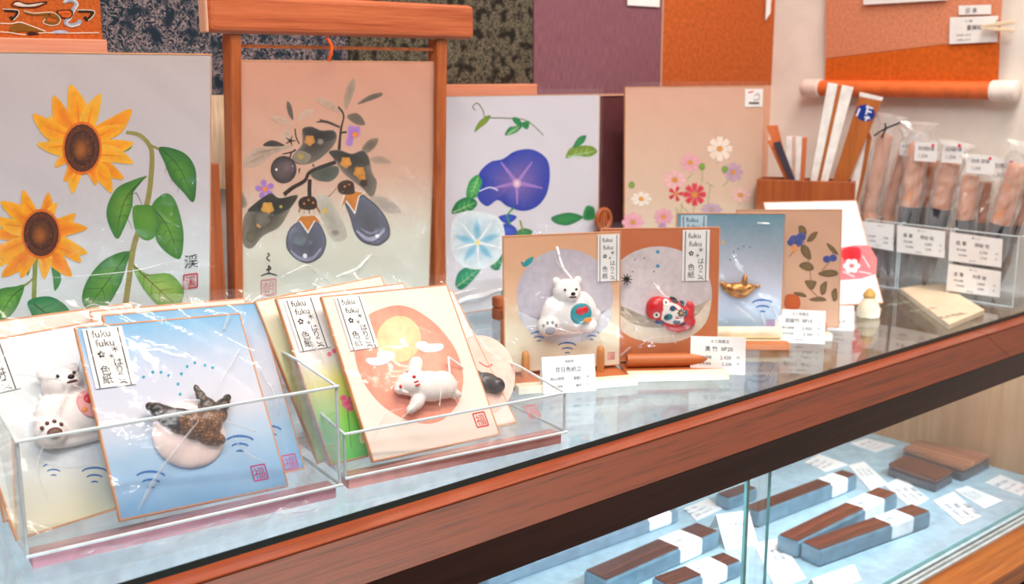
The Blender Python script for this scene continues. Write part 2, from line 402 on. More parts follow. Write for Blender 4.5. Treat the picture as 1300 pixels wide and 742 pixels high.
# ------------------------------------------------------------------ hangings on the back wall
def brocade(name, base, motif, sc, lo, hi, motif2=None):
    m, nt, out = newmat(name); b = bsdf(nt, out, .85, .15)
    co = coords(nt)
    n1 = N(nt, 'ShaderNodeTexNoise'); n1.inputs['Scale'].default_value = sc; n1.inputs['Detail'].default_value = 2.5; n1.inputs['Distortion'].default_value = 2.2; L(nt, co, n1.inputs[0])
    a = N(nt, 'ShaderNodeMath', operation='SUBTRACT'); a.inputs[1].default_value = .5; L(nt, n1.outputs[0], a.inputs[0])
    ab = N(nt, 'ShaderNodeMath', operation='ABSOLUTE'); L(nt, a.outputs[0], ab.inputs[0])
    mr = N(nt, 'ShaderNodeMapRange'); mr.inputs[1].default_value = lo; mr.inputs[2].default_value = hi; mr.inputs[3].default_value = 1; mr.inputs[4].default_value = 0; L(nt, ab.outputs[0], mr.inputs[0])
    n2 = N(nt, 'ShaderNodeTexNoise'); n2.inputs['Scale'].default_value = sc*.42; n2.inputs['Detail'].default_value = 1; L(nt, co, n2.inputs[0])
    m2 = N(nt, 'ShaderNodeMapRange'); m2.inputs[1].default_value = .36; m2.inputs[2].default_value = .5; L(nt, n2.outputs[0], m2.inputs[0])
    mm = N(nt, 'ShaderNodeMath', operation='MULTIPLY'); L(nt, mr.outputs[0], mm.inputs[0]); L(nt, m2.outputs[0], mm.inputs[1])
    r = ramp(nt, [(0, base), (.5, tuple((x+y)/2 for x, y in zip(base, motif))), (1, motif)]); L(nt, mm.outputs[0], r.inputs[0]); L(nt, r.outputs[0], b.inputs['Base Color'])
    w = N(nt, 'ShaderNodeTexNoise'); w.inputs['Scale'].default_value = 900; L(nt, co, w.inputs[0]); bump(nt, b, w.outputs[0], .0004, .5)
    return m
def weave(name, c, var=.1, sc=(500, 500, 60)):
    m, nt, out = newmat(name); b = bsdf(nt, out, .8, .2)
    n = N(nt, 'ShaderNodeTexNoise'); n.inputs['Scale'].default_value = 1; n.inputs['Detail'].default_value = 5; L(nt, coords(nt, sc), n.inputs[0])
    r = ramp(nt, [(.3, tuple(x*(1-var) for x in c)), (.7, tuple(min(255, x*(1+var)) for x in c))]); L(nt, n.outputs[0], r.inputs[0]); L(nt, r.outputs[0], b.inputs['Base Color'])
    bump(nt, b, n.outputs[0], .0005, .4); return m
NAVY = brocade('navy_brocade', (34, 46, 58), (150, 132, 132), 120, .02, .075)
OLIVE = brocade('olive_brocade', (38, 34, 30), (112, 104, 86), 170, .03, .12)
PURPLE = weave('purple_silk', (130, 86, 96)); BURG = weave('burgundy_silk', (96, 52, 56)); ORNG = weave('orange_silk', (184, 92, 42), .1, (160, 160, 160))
PINKB = weave('pink_mount', (222, 168, 140), .05); BEIGE = weave('beige_lattice', (222, 196, 166), .08, (300, 300, 30))
YB = 1.112
def hang(name, label, px0, px1, pt, pb, mat, dy=0., th=.004, grp=None):
    """a mounted cloth panel hanging flat in front of the back wall; pixels give its edges on the wall plane"""
    y = YB-dy; a = ony(px0, pb, y); b = ony(px1, pb, y)
    top = ony((px0+px1)/2, pt, y).z; zb = min(ony(px0, pb, y).z, ony(px1, pb, y).z)
    x0, x1 = a.x, b.x; c = (x0+x1)/2
    t = empty(name, (c, y, zb)); tag(t, label, 'hanging scroll', grp)
    MB().box(x0-c, x1-c, 0, th, 0, top-zb, mat).build('cloth', t)
    return t, (x1-x0), top-zb
t, wd, ht = hang('hanging_scroll', 'orange brocade hanging with blue and brown cloud pattern above the sunflower card', -120, 130, -230, 48, plain('orange_silk_ground', (184, 88, 34), .8, .2, .12, 300), .004)
pn = Painter(None, .0006); S = t.location
def cv(px, py):
    q = ony(px, py, YB-.004); return (q.x-S.x, q.z-S.z)
pn.conv = cv; k1 = K(.2308, 0, 0)
W_, BR_, BL_, OL_, DK_, OR_ = (226, 212, 190), (128, 70, 22), (146, 158, 176), (128, 82, 24), (48, 30, 26), (206, 92, 30)
for dx in (-126, 0):
    k1 = K(.2308, dx, 0)
    pn.stroke(k1((0, 175), (60, 180), (130, 190), (240, 180), (330, 182), (545, 180)), 1.2, W_)
    pn.blob(k1((55, 150), (110, 125), (165, 140), (245, 172), (160, 172), (60, 175)), OL_, OL_); pn.stroke(k1((0, 128), (60, 130), (110, 122), (165, 140), (250, 172)), 1.3, W_)
    pn.stroke(k1((60, 25), (90, 5), (150, 20), (260, 10), (200, 40), (130, 42), (80, 38), (60, 25)), 1.1, DK_); pn.blob(k1((75, 24), (100, 12), (150, 26), (235, 16), (190, 34), (120, 36)), (214, 196, 186), (214, 196, 186))
    pn.stroke(k1((350, 10), (390, 0), (420, 20), (400, 60), (380, 100), (360, 125), (390, 140), (430, 130), (440, 110)), 5.0, BL_); pn.stroke(k1((345, 14), (388, -6), (428, 20), (408, 60), (388, 104), (366, 124), (390, 146), (440, 134)), 1.2, W_)
    pn.stroke(k1((310, 62), (390, 60), (385, 95), (330, 92), (312, 70)), 2.6, DK_); pn.stroke(k1((320, 70), (380, 68), (376, 88), (338, 84)), 4, OR_)
    pn.stroke(k1((135, 66), (190, 78), (270, 76), (240, 108), (280, 128), (320, 120), (310, 96), (270, 84)), 3.4, OL_); pn.stroke(k1((130, 60), (190, 72), (285, 68), (330, 100), (320, 132), (280, 140), (238, 126), (246, 104)), 1.0, W_)
    pn.stroke(k1((20, 55), (90, 62), (92, 80), (70, 105), (56, 90)), 4.0, DK_); pn.stroke(k1((12, 50), (96, 56), (98, 84), (72, 112)), .9, W_)
    pn.stroke(k1((430, 60), (500, 62), (505, 80), (480, 108), (462, 92)), 4.0, DK_); pn.stroke(k1((424, 54), (512, 58), (514, 84), (484, 114)), .9, W_)
    pn.blob(k1((280, 176), (330, 165), (375, 176), (330, 186)), (176, 182, 200), (150, 158, 180)); pn.blob(k1((140, 186), (170, 176), (220, 186), (170, 194)), DK_, DK_)
pn.build('cloud_pattern', t)
a = ony(-120, 60, YB); b = ony(130, 60, YB)
z1 = ony(65, 48.5, YB-.006).z; z0 = ony(65, 82, YB-.006).z
MB().box(a.x-S.x, b.x-S.x, -.010, .0, z0-S.z, z1-S.z-.0005, STRIPW).build('wooden_strip', t, .001)
t, wd, ht = hang('hanging_scroll', 'dark navy floral brocade scroll hanging behind the eggplant painting', 132, 445, -230, 118, NAVY)
z1 = -.0005; z0 = ony(280, 240, YB).z-t.location.z
MB().box(-wd/2, wd/2, 0, .004, z0, z1, BEIGE).build('lower_mount', t)
t, wd, ht = hang('hanging_scroll', 'black and olive patterned brocade scroll right of the eggplant painting', 445.6, 676, -230, 106, OLIVE, .004)
MB().box(-wd/2, wd/2, -.010, .0, -.020, -.0005, STRIPW).build('wooden_strip', t, .001)
t, wd, ht = hang('hanging_scroll', 'plain purple silk scroll with a burgundy lower part behind the morning glory card', 677.5, 838, -230, 118, PURPLE)
MB().box(-wd/2, wd/2, -.002, .0, -.003, -.0003, PINKB).build('pink_braid', t)
MB().box(-wd/2, wd/2, 0, .004, ony(780, 330, YB).z-t.location.z, -.0035, BURG).build('lower_mount', t)
MB().box(wd/2-.001, wd/2+.0008, -.002, .004, 0, ht, PINKB).build('edge_braid', t)
q = ony(797, 0, YB-.003); q2 = ony(838, 9, YB-.003)
lab = empty('label_slip', (q.x, YB-.003, q2.z)); tag(lab, 'white paper slip pinned at the top of the purple scroll', 'label')
MB().box(0, q2.x-q.x-.001, 0, .0008, 0, .06, PAPER).build('paper', lab)
t, wd, ht = hang('hanging_scroll', 'plain rust orange silk scroll hanging above the cosmos card', 840.5, 983, -230, 108, ORNG)
MB().box(-wd/2, wd/2, 0, .004, ony(975, 330, YB).z-t.location.z, -.0005, PINKB).build('lower_mount', t)
q = ony(972, 26, YB-.004)
t2 = empty('scroll_streamer', (q.x, YB-.004, q.z)); tag(t2, 'narrow white paper streamer hanging over the rust orange scroll edge', 'streamer')
MB().prism([(0, 0, 0), (.012, 0, .012), (.013, 0, .2), (0, 0, .2)], PAPER, (0, .001, 0)).build('paper', t2)

# ------------------------------------------------------------------ scroll on the right wall
XW = 1.49
ORL = weave('salmon_silk', (214, 138, 104), .07, (60, 260, 200)); ORD = weave('bright_orange_silk', (208, 98, 30), .08, (160, 160, 160))
sy0, sy1 = onx(1049, 100, XW).y, onx(1268, 100, XW).y; sz = onx(1155, 112, XW).z
scr = empty('wall_scroll', (XW, (sy0+sy1)/2, sz)); tag(scr, 'salmon and orange scroll on the white wall with a white tipped bottom roller', 'hanging scroll')
def wl(px, py, dx=0.):
    q = onx(px, py, XW+dx); return (dx, q.y-scr.location.y, q.z-sz)
MB().prism([wl(1049, -260), wl(1285, -260), wl(1268, 54), wl(1200, 56), wl(1048, 74)], ORL, (.003, 0, 0)).build('upper_cloth', scr)
MB().prism([wl(1048, 74.5), wl(1200, 56.5), wl(1268, 54.5), wl(1266, 112), wl(1047, 112)], ORD, (.003, 0, 0)).build('lower_cloth', scr)
ra = Vector(wl(1046, 112)); rb = Vector(wl(1262, 115)); off = Vector((-.006, 0, 0)); dirr = (rb-ra).normalized()
MB().tube([ra+off, rb+off], .0125, plain('orange_roller', (226, 112, 56), .45)).build('roller', scr)
CAPM = plain('ivory_cap', (240, 226, 216), .35)
for p0, sgn, ln in ((ra, -1, .033), (rb, 1, .036)):
    MB().tube([p0+off+dirr*sgn*.0003, p0+off+dirr*sgn*.001, p0+off+dirr*sgn*(ln-.002), p0+off+dirr*sgn*ln], [.0125, .0142, .0142, .0125], CAPM, 20).build('roller_cap', scr)
def wallslip(name, label, pts, dx, lines=()):
    c = onx(*pts[3], XW+dx); e = empty(name, c); tag(e, label, 'label')
    q = [onx(*p, XW+dx)-c for p in pts]
    MB().prism(q, PAPER, (.0006, 0, 0)).build('paper', e)
    if lines:
        W = (q[1]-q[0]).length; H = (q[0]-q[3]).length
        pn = Painter(None, .0008)
        for tx, fx, fz, fs in lines: pn.text(tx, W*fx, H*fz, H*fs, wmax=W*.6*(.5 if fs < .15 else .9))
        o = pn.build('lettering', e); o.rotation_euler = (0, 0, -math.pi/2)
    return e
wallslip('price_slip', 'white price slip clipped to the salmon scroll on the right wall', [(1206, 22), (1267, 20), (1266, 53), (1205, 56)], -.004, (('ミニ軸', .3, .8, .10), ('重陽松', .35, .52, .2), ('税込価格  3,300 円', .15, .3, .12), ('本体価格  3,000 円', .15, .12, .12)))
wallslip('name_slip', 'small white name slip above the price slip on the salmon scroll', [(1217, 7), (1258, 6), (1258, 18), (1217, 19)], -.004, (('日 本', .2, .2, .6),))
wallslip('paper_sheet', 'white sheet hanging at the top of the salmon scroll', [(1095, -30), (1203, -30), (1203, 0), (1096, 6)], -.006)
cl = onx(1268, 34, XW-.009); ce = empty('clothespin', cl); tag(ce, 'small pale wooden clothespin clipping the price slip on the right wall', 'clothespin')
ce.scale = (1.2, .8, 1.5)
for dz in (.0022, -.0022):
    MB().prism([(0, .026, dz*.4-.001), (0, .026, dz*.4+.001), (0, 0, dz+.0016), (0, -.028, dz*1.7+.0016), (0, -.028, dz*1.7-.0016), (0, 0, dz-.0016)], PALEW, (-.007, 0, 0)).build('jaw', ce, .0006)
MB().tube([(-.0035, -.001, .0052), (-.0035, .002, .0058), (-.0035, .003, 0), (-.0035, .002, -.0058), (-.0035, -.001, -.0052)], .0007, plain('steel', (170, 170, 175), .3, .5, metal=1.), 8).build('spring', ce)
# ------------------------------------------------------------------ art cards
FW, FH = .242, .273
SWD, SHT = .121, .136
def rim(c, w, h, th=.003):
    m = MB()
    e = .0010
    for x0, x1, z0, z1 in ((-w/2-e, -w/2, -e, h+e), (w/2, w/2+e, -e, h+e), (-w/2, w/2, h, h+e), (-w/2, w/2, -e, 0)): m.box(x0, x1, -.0003, th, z0, z1, EDGE)
    return m.build('rim', c.root)
def board(c, w, h, mat, th=.003):
    m = MB(); m.box(-w/2, w/2, 0, th, 0, h, mat); o = m.build('board', c.root); rim(c, w, h, th); c.w = w; c.h = h; return o
def sleeve(c, bulges=(), off=.0035, mx=.003, creases=(), top=.008, amp=.0018, seed=1):
    """clear film bag over the card; it tents over whatever is glued on the card"""
    rnd = random.Random(seed); n, mrow = 26, 28; w, h = c.w, c.h
    ph = [rnd.uniform(0, 6.28) for _ in range(6)]
    def hgt(x, z):
        d = off+amp*(math.sin(x*90+ph[0]+z*40)*math.sin(z*70+ph[1])+.6*math.sin(z*160+x*110+ph[2]))
        for bx, bz, r, hh in bulges:
            q = math.hypot(x-bx, z-bz)/r; d += hh*math.exp(-q*q)*1.0
        return max(d, .0012)
    vs = []; fs = []
    for j in range(mrow+1):
        for i in range(n+1):
            x = -w/2-mx+(w+2*mx)*i/n; z = -.003+(h+top+.003)*j/mrow; vs.append((x, -hgt(x, z), z))
    for j in range(mrow):
        for i in range(n): a = j*(n+1)+i; fs.append((a, a+1, a+n+2, a+n+1))
    mb = MB().add(vs, fs, FILM, smooth=True)
    for cc in creases:
        pts, wd = cc; q = cr([c.uv(*p) for p in pts], 5, False) if len(pts) > 2 else [c.uv(*p) for p in pts]
        k = c.w/c.pxw; v2 = []; nn = len(q)
        for i, p in enumerate(q):
            a, b = q[max(i-1, 0)], q[min(i+1, nn-1)]; dx, dy = b[0]-a[0], b[1]-a[1]; l = math.hypot(dx, dy) or 1
            hw = wd*k/2*(1-abs(2*i/(nn-1)-1)**2*.8) if nn > 2 else wd*k/2
            d = hgt(*p)
            for s_, e in ((-1, 0), (0, hw*.8), (1, 0)): v2.append((p[0]-dy/l*hw*s_, -d-.0003-e, p[1]+dx/l*hw*s_))
        f2 = []
        for i in range(nn-1):
            for s_ in (0, 1): f2.append((3*i+s_, 3*i+s_+1, 3*i+s_+4, 3*i+s_+3))
        mb.add(v2, f2, FOLD_GLARE)
    return mb.build('clear_sleeve', c.root)
def card(name, label, pos, yaw, lean, roll, w, h, mat, pxw, cat='art card', grp=None):
    c = Sheet(pos, yaw, lean, roll, name); c.pxw = pxw; tag(c.root, label, cat, grp); board(c, w, h, mat); return c
def strip(c, x0, x1, z0, z1, tilt=0., tint=PAPER):
    """small white label slip lettered in black, glued near the top of a card"""
    sw, sh = x1-x0, z1-z0
    o = MB().box(0, sw, -.0012, -.0006, 0, sh, tint).build('label_slip', c.root); o.location = (x0, 0, z0); o.rotation_euler = (0, R(tilt), 0)
    pn = Painter(None, .00135)
    for fx in (.10, .88): pn.stroke([(sw*fx, .0), (sw*fx, sh*.98)], sw*.03, (60, 58, 58), raw=True)
    pn.text('fuku', sw*.2, sh*.84, sw*.40, wmax=sw*.46); pn.text('fuku', sw*.24, sh*.68, sw*.40, wmax=sw*.46)
    pn.text('✿', sw*.22, sh*.50, sw*.25); pn.text('＊', sw*.56, sh*.56, sw*.25); pn.text('＊', sw*.46, sh*.46, sw*.2)
    for i, ch in enumerate('はりこ'): pn.text(ch, sw*.56, sh*(.34-.125*i), sw*.25)
    pn.stroke([(sw*.6, sh*.04), (sw*.7, sh*.06), (sw*.8, sh*.03)], sw*.03, (40, 38, 38), raw=True)
    for i, ch in enumerate('色紙'): pn.text(ch, sw*.2, sh*(.22-.15*i), sw*.27)
    pn.build('lettering', o); return o
def stamp(pn, px, py, s, col=(206, 60, 60), ch='福'):
    x, y = pn.conv(px, py); a = pn.conv(px+s, py); k = math.hypot(a[0]-x, a[1]-y); h = k/2
    for e in (((-h, -h), (h, -h)), ((h, -h), (h, h)), ((h, h), (-h, h)), ((-h, h), (-h, -h))): pn.stroke([(x+e[0][0], y+e[0][1]), (x+e[1][0], y+e[1][1])], k*.10, col, raw=True)
    pn.text(ch, x-h*.85, y-h*.7, k*.86, col)
def waves(pn, px, py, s, col=(36, 110, 186)):
    """three stacked arcs, a wave sign"""
    for i, (rx, dy, wv) in enumerate(((1., 0, .17), (.62, .38, .15), (.26, .72, .14))):
        pts = [(px+s*rx*math.cos(a), py+s*dy-s*.42*rx*math.sin(a)+s*.2) for a in [R(20+140*k/6) for k in range(7)]]
        pn.stroke(pts, [s*wv*.7, s*wv, s*wv*.6], col)
def P(c, off=.0002): return Painter(c.uv, off)

# ---- 1. sunflowers
SUNM = gradpaper('sunflower_paper', [(0, (214, 232, 226)), (.3, (220, 224, 226)), (.55, (208, 200, 204)), (1, (202, 188, 188))], FH)  # pale foot and pinker top: cool light below, warm above, painted in
c = card('sunflower_card', 'large square card painted with two sunflowers at the left end of the counter', (.3278, 1.0, .0474), 0, -8, 0, FW, FH, SUNM, 310)
pn = P(c); OLIV = (150, 140, 72); GR = (66, 128, 42); GD = (34, 78, 36); GL = (140, 176, 70)
def petals(pn, cx, cy, rx, ry, tips, hw=.32):
    cols = [((250, 150, 12), (252, 178, 30)), ((244, 130, 6), (250, 168, 24)), ((252, 164, 20), (250, 186, 52))]
    for back in (1, 0):
        for i, (tx, ty) in enumerate(tips):
            if (i % 2) != back: continue
            a = math.atan2(ty-cy, tx-cx); hwid = hw*(1.15 if i % 3 else .85)
            b0 = (cx+rx*.8*math.cos(a-hwid), cy+ry*.8*math.sin(a-hwid)); b1 = (cx+rx*.8*math.cos(a+hwid), cy+ry*.8*math.sin(a+hwid))
            d = math.hypot(tx-cx, ty-cy); bend = .08*(1 if i % 2 else -1)
            m0 = (cx+d*.62*math.cos(a-.25+bend), cy+d*.62*math.sin(a-.25+bend)); m1 = (cx+d*.66*math.cos(a+.22+bend), cy+d*.66*math.sin(a+.22+bend))
            ci, co = cols[i % 3]; pn.blob([b0, m0, (tx, ty), m1, b1], ci, co, 4)
            pn.stroke([(cx+rx*math.cos(a), cy+ry*math.sin(a)), (cx+d*.75*math.cos(a+bend), cy+d*.75*math.sin(a+bend))], [1.6, .5], (236, 118, 4))
    pn.oval(cx, cy, rx*1.12, ry*1.12, (232, 110, 10), (232, 110, 10)); pn.oval(cx, cy, rx, ry, (124, 62, 20), (82, 34, 12)); pn.oval(cx, cy, rx*.72, ry*.72, (132, 72, 24), (60, 24, 12)); pn.oval(cx-2, cy+2, rx*.42, ry*.45, (176, 98, 30), (104, 52, 20))
    rnd = random.Random(int(cx))
    for k in range(60):
        a = rnd.uniform(0, 6.28); q = rnd.uniform(.35, .98); pn.oval(cx+rx*q*math.cos(a), cy+ry*q*math.sin(a), .8, .8, rnd.choice([(150, 84, 30), (70, 28, 14), (110, 56, 20)]), n=6)
def leaf(pn, pts, cin, cout, vein=None, vc=(40, 84, 36), sm=5):
    pn.blob(pts, cin, cout, sm)
    if vein:
        pn.stroke(vein, [1.6, .6], vc)
        n = len(vein); a, b = vein[0], vein[-1]; dx, dy = b[0]-a[0], b[1]-a[1]
        for t in (.25, .45, .65):
            x, y = a[0]+dx*t, a[1]+dy*t
            for s_ in (1, -1): pn.stroke([(x, y), (x+dx*.16-s_*dy*.2, y+dy*.16+s_*dx*.2)], [.8, .3], vc)
pn.stroke([(160, 168), (176, 171), (188, 182), (193, 198), (190, 240), (183, 272), (170, 312), (163, 360), (157, 402)], [4, 7, 8], OLIV)
pn.stroke([(45, 325), (43, 380)], 6, (136, 150, 70)); pn.stroke([(44, 352), (32, 362), (14, 372)], 3, (136, 140, 70)); pn.stroke([(190, 184), (203, 190)], 3, OLIV); pn.stroke([(186, 224), (172, 232)], 3, OLIV); pn.stroke([(166, 318), (160, 326)], 3, OLIV); pn.stroke([(168, 336), (178, 345)], 3, OLIV)
kk = K(.337, 0, 180)
leaf(pn, kk((600, 20), (690, 40), (735, 100), (738, 190), (725, 228), (690, 190), (645, 140), (620, 80)), (86, 148, 46), (40, 104, 44), kk((605, 25), (670, 90), (725, 200)))
leaf(pn, kk((548, 132), (500, 145), (440, 175), (405, 240), (405, 300), (440, 366), (470, 320), (498, 240), (505, 175)), (112, 160, 54), (56, 120, 44), kk((540, 140), (470, 220), (438, 350)))
leaf(pn, kk((500, 250), (540, 238), (580, 246), (600, 290), (590, 350), (550, 372), (510, 335)), (96, 152, 48), (74, 138, 44))
leaf(pn, kk((572, 240), (620, 195), (660, 222), (688, 320), (690, 390), (675, 442), (620, 412), (585, 360), (592, 300)), (104, 156, 50), (60, 126, 44), kk((585, 260), (630, 320), (672, 425)))
leaf(pn, kk((485, 413), (400, 440), (335, 510), (308, 590), (338, 640), (400, 622), (450, 545), (475, 470)), (104, 164, 62), (58, 124, 56), kk((478, 425), (410, 520), (335, 620)))
leaf(pn, kk((503, 468), (560, 500), (640, 498), (692, 560), (672, 622), (620, 632), (570, 592), (522, 525)), (164, 194, 96), (112, 164, 72), kk((505, 470), (580, 540), (655, 610)), (96, 76, 40))
leaf(pn, kk((106, 600), (185, 583), (250, 620), (272, 680), (220, 704), (140, 704), (118, 650)), (74, 156, 88), (44, 126, 76), kk((125, 610), (180, 650), (250, 685)), (50, 60, 30))
leaf(pn, kk((-20, 570), (60, 545), (92, 545), (60, 630), (20, 670), (-20, 690)), (110, 170, 56), (60, 130, 48), kk((85, 550), (40, 590), (0, 660)))
leaf(pn, kk((330, 640), (388, 618), (375, 650), (340, 684)), (96, 182, 120), (84, 166, 110)); leaf(pn, kk((195, 470), (228, 500), (226, 535), (206, 562), (200, 520)), (74, 140, 72), (60, 128, 60))
leaf(pn, kk((100, 450), (118, 440), (108, 500), (98, 495)), (90, 150, 60), (70, 130, 50)); leaf(pn, [(148, 190), (166, 184), (164, 190), (150, 194)], (110, 160, 50), (90, 140, 40)); leaf(pn, [(152, 156), (164, 148), (158, 158)], (120, 160, 70), (100, 140, 60))
petals(pn, 104, 188, 22.5, 30.5, [(159, 159), (167, 138.5), (127, 118.6), (89, 107), (67.5, 121), (61, 148), (41, 145), (58, 181), (46, 183), (69, 212.5), (81, 231), (92, 246), (142, 245), (157, 227), (169.5, 207), (169.5, 181.6), (122, 236)])
petals(pn, 52, 297, 22.5, 28.5, [(29, 241), (61, 244), (72, 257), (96, 271), (111, 289.5), (111, 321.5), (103, 333), (91, 352), (56, 355), (27, 353.5), (2, 352), (-8, 340), (-14, 322), (-12, 300), (-8, 276), (0, 256), (14, 262)])
x, z = c.uv(233, 340); k = FW/310
pn.text('渓', x, z, 19*k); stamp(pn, 241.5, 357, 17, (206, 36, 64), '溪')
pn.build('sunflower_painting', c.root)
sleeve(c, creases=((((100, 392), (118, 386), (140, 394), (175, 402)), 2.2), (((60, 352), (150, 345), (225, 330)), 1.4), (((232, 355), (240, 396)), 5)), seed=3)
# its easel, seen past the right edge of the card
pz = c.p.y+.012; a = ony(263, 300, pz); b = ony(283, 300, pz); zt = ony(272, 208, pz).z
e = empty('card_easel', (.36, pz, 0)); tag(e, 'wooden easel propping up the sunflower card, its post showing at the right', 'easel')
MB().box(a.x-.36, b.x-.36, .0, .018, .012, zt, STANDW).build('post', e, .001); MB().box(.10-.36, .13-.36, .0, .018, .012, zt, STANDW).build('post', e, .001)
MB().box(.08-.36, b.x-.356, -.045, .045, .0005, .012, STANDW).build('base', e, .001); MB().box(.08-.36, b.x-.356, -.045, -.012, .0122, .0425, STANDW).build('ledge', e, .001)

# ---- 2. ink eggplants hanging in a wooden frame stand
EGGM = gradpaper('eggplant_paper', [(0, (222, 228, 216)), (.3, (220, 220, 204)), (.55, (212, 170, 148)), (1, (208, 148, 124))], FH)  # pale lower half is cool light from the case put into the paper
c = card('eggplant_card', 'large card with an ink painting of eggplants, hung in a wooden frame stand', (.6165, 1.0224, .0412), 0, -4.5, 0, .238, FH, EGGM, 248)
pn = P(c); A = K(.2155, 300, 90); B = K(.229, 300, 230)
GB = (164, 138, 120); GBl = (196, 168, 148); DKG = (84, 76, 68)
for pts, ci, co in ((((690, 45), (702, 90), (680, 160), (645, 232), (633, 170), (655, 85)), (150, 128, 110), (176, 148, 128)), (((712, 197), (780, 145), (850, 128), (857, 146), (800, 172)), (92, 80, 70), (120, 104, 90)), (((468, 158), (540, 172), (612, 238), (560, 232), (500, 197)), (184, 152, 132), (194, 162, 142)), (((652, 268), (700, 248), (737, 270), (757, 318), (700, 312)), (100, 88, 76), (120, 104, 90)),
    (((300, 178), (326, 210), (335, 288), (310, 262), (296, 217)), (92, 82, 72), (112, 98, 86)), (((358, 292), (400, 235), (455, 228), (420, 272)), (196, 162, 142), (206, 172, 152)), (((200, 275), (260, 268), (332, 312), (262, 312)), (196, 162, 142), (206, 172, 152)), (((270, 350), (310, 350), (320, 400), (280, 410)), (186, 158, 142), (206, 172, 152)),
    (((40, 560), (80, 480), (170, 448), (340, 440), (220, 492), (120, 562)), (176, 150, 132), (190, 164, 146)), (((738, 462), (780, 408), (834, 398), (822, 442), (775, 482)), (110, 98, 84), (140, 122, 106)), (((785, 520), (850, 500), (912, 540), (830, 546)), (160, 136, 120), (184, 154, 136))):
    pn.blob(A(*pts), ci, co, 5)
pn.blob(A((158, 442), (210, 408), (285, 442)), (60, 54, 48), (72, 64, 56)); 
for p_ in (((80, 540), (160, 500)), ((90, 500), (200, 470)), ((120, 480), (260, 455))): pn.stroke(A(*p_), .8, (140, 116, 100))
pn.blob(A((640, 610), (600, 560), (560, 500), (545, 480), (600, 465), (680, 488), (740, 470), (780, 510), (800, 600), (828, 660), (800, 745), (740, 690)), (70, 64, 60), (128, 118, 108), 5)
pn.blob(A((545, 482), (600, 468), (680, 490), (745, 472), (780, 515), (770, 560), (640, 560)), (44, 42, 40), (72, 68, 62), 4)
pn.blob(A((388, 345), (440, 328), (500, 350), (570, 350), (592, 392), (560, 455), (480, 525), (400, 552), (338, 540), (332, 500), (388, 430)), (62, 56, 52), (112, 102, 92), 5)
pn.blob(A((392, 345), (440, 332), (500, 354), (570, 354), (585, 392), (520, 420), (420, 400)), (40, 38, 36), (66, 60, 56), 4)
pn.blob(A((330, 520), (370, 470), (440, 500), (400, 550)), (128, 116, 102), (140, 128, 112))
for x, y, r, cc in ((432, 410, 30, (216, 146, 70)), (495, 418, 18, (150, 140, 128)), (380, 505, 20, (176, 152, 84)), (645, 540, 32, (222, 150, 66)), (725, 598, 34, (220, 150, 64)), (740, 630, 22, (214, 140, 60)), (750, 662, 22, (70, 54, 44))):
    (q,) = A((x, y)); pn.blob([(q[0]+r*.2155*(1+.13*math.sin(5*a))*math.cos(a), q[1]+r*.2155*(1+.13*math.sin(5*a))*math.sin(a)) for a in [i*.3142 for i in range(20)]], cc, tuple(v*.84 for v in cc), 2)
pn.blob(A((438, 605), (500, 570), (592, 562), (600, 610), (550, 652), (470, 642)), (70, 76, 66), (96, 98, 86), 5)
BK = (46, 36, 30)
pn.stroke(A((585, 538), (470, 578), (425, 605), (402, 648), (330, 690), (280, 730)), [4.5, 4, 5], BK); pn.stroke(A((432, 640), (430, 700), (432, 760)), 5, BK); pn.stroke(A((605, 465), (615, 350), (632, 262), (600, 212)), [4, 2, 2], BK); pn.stroke(A((612, 365), (650, 360)), 2, BK); pn.stroke(A((470, 302), (530, 300), (610, 332)), [1, 3, 2], (72, 62, 50)); pn.stroke(A((490, 285), (530, 302)), 1, BK); pn.stroke(A((345, 340), (352, 390), (370, 430)), 1.5, BK)
for ang in range(5): pn.stroke([A((318, 412))[0], A((318+34*math.cos(ang*1.257), 412+30*math.sin(ang*1.257)))[0]], [2.4, .6], (40, 34, 30))
pn.stroke(A((270, 490), (320, 480), (350, 465)), [1, 2.6], BK); pn.stroke(A((325, 480), (308, 530)), 2, BK); pn.stroke(A((450, 550), (456, 565)), 2, BK); pn.stroke(A((372, 575), (368, 605)), [2.4, .6], BK)
pn.oval(*A((278, 582))[0], 16.5, 17.5, (108, 90, 92), (52, 48, 48)); pn.oval(*A((300, 570))[0], 10, 9, (122, 94, 100), (84, 72, 74)); pn.oval(*A((235, 582))[0], 1.3, 1.8, (235, 225, 220))
pn.stroke(A((590, 690), (560, 725), (540, 742)), 1, (120, 100, 88))
def purple(pts_c, r):
    for i in range(5):
        a = i*1.257-.5; pn.blob([pts_c, (pts_c[0]+r*math.cos(a-.4), pts_c[1]+r*math.sin(a-.4)), (pts_c[0]+r*1.25*math.cos(a), pts_c[1]+r*1.25*math.sin(a)), (pts_c[0]+r*math.cos(a+.4), pts_c[1]+r*math.sin(a+.4))], (160, 110, 184), (172, 128, 192), 3)
    pn.oval(pts_c[0], pts_c[1], r*.32, r*.32, (226, 130, 50))
pn.blob(A((662, 325), (700, 328), (728, 330), (722, 388), (692, 395), (680, 440), (645, 432), (655, 385)), (160, 108, 186), (174, 128, 196), 4); pn.oval(*A((700, 376))[0], 4, 3.6, (232, 136, 54))
(q,) = B((158, 45)); purple(q, 10)
pn.blob(B((430, 95), (500, 82), (550, 145), (612, 280), (592, 330), (530, 322), (480, 220)), (170, 164, 150), (196, 190, 176), 5); pn.oval(*B((490, 165))[0], 4, 4, (214, 180, 90), (190, 170, 120)); pn.oval(*B((548, 285))[0], 6, 5, (130, 124, 114), (180, 172, 160))
pn.blob(B((740, 95), (800, 84), (872, 120), (912, 172), (830, 172)), (166, 154, 140), (186, 172, 158), 5)
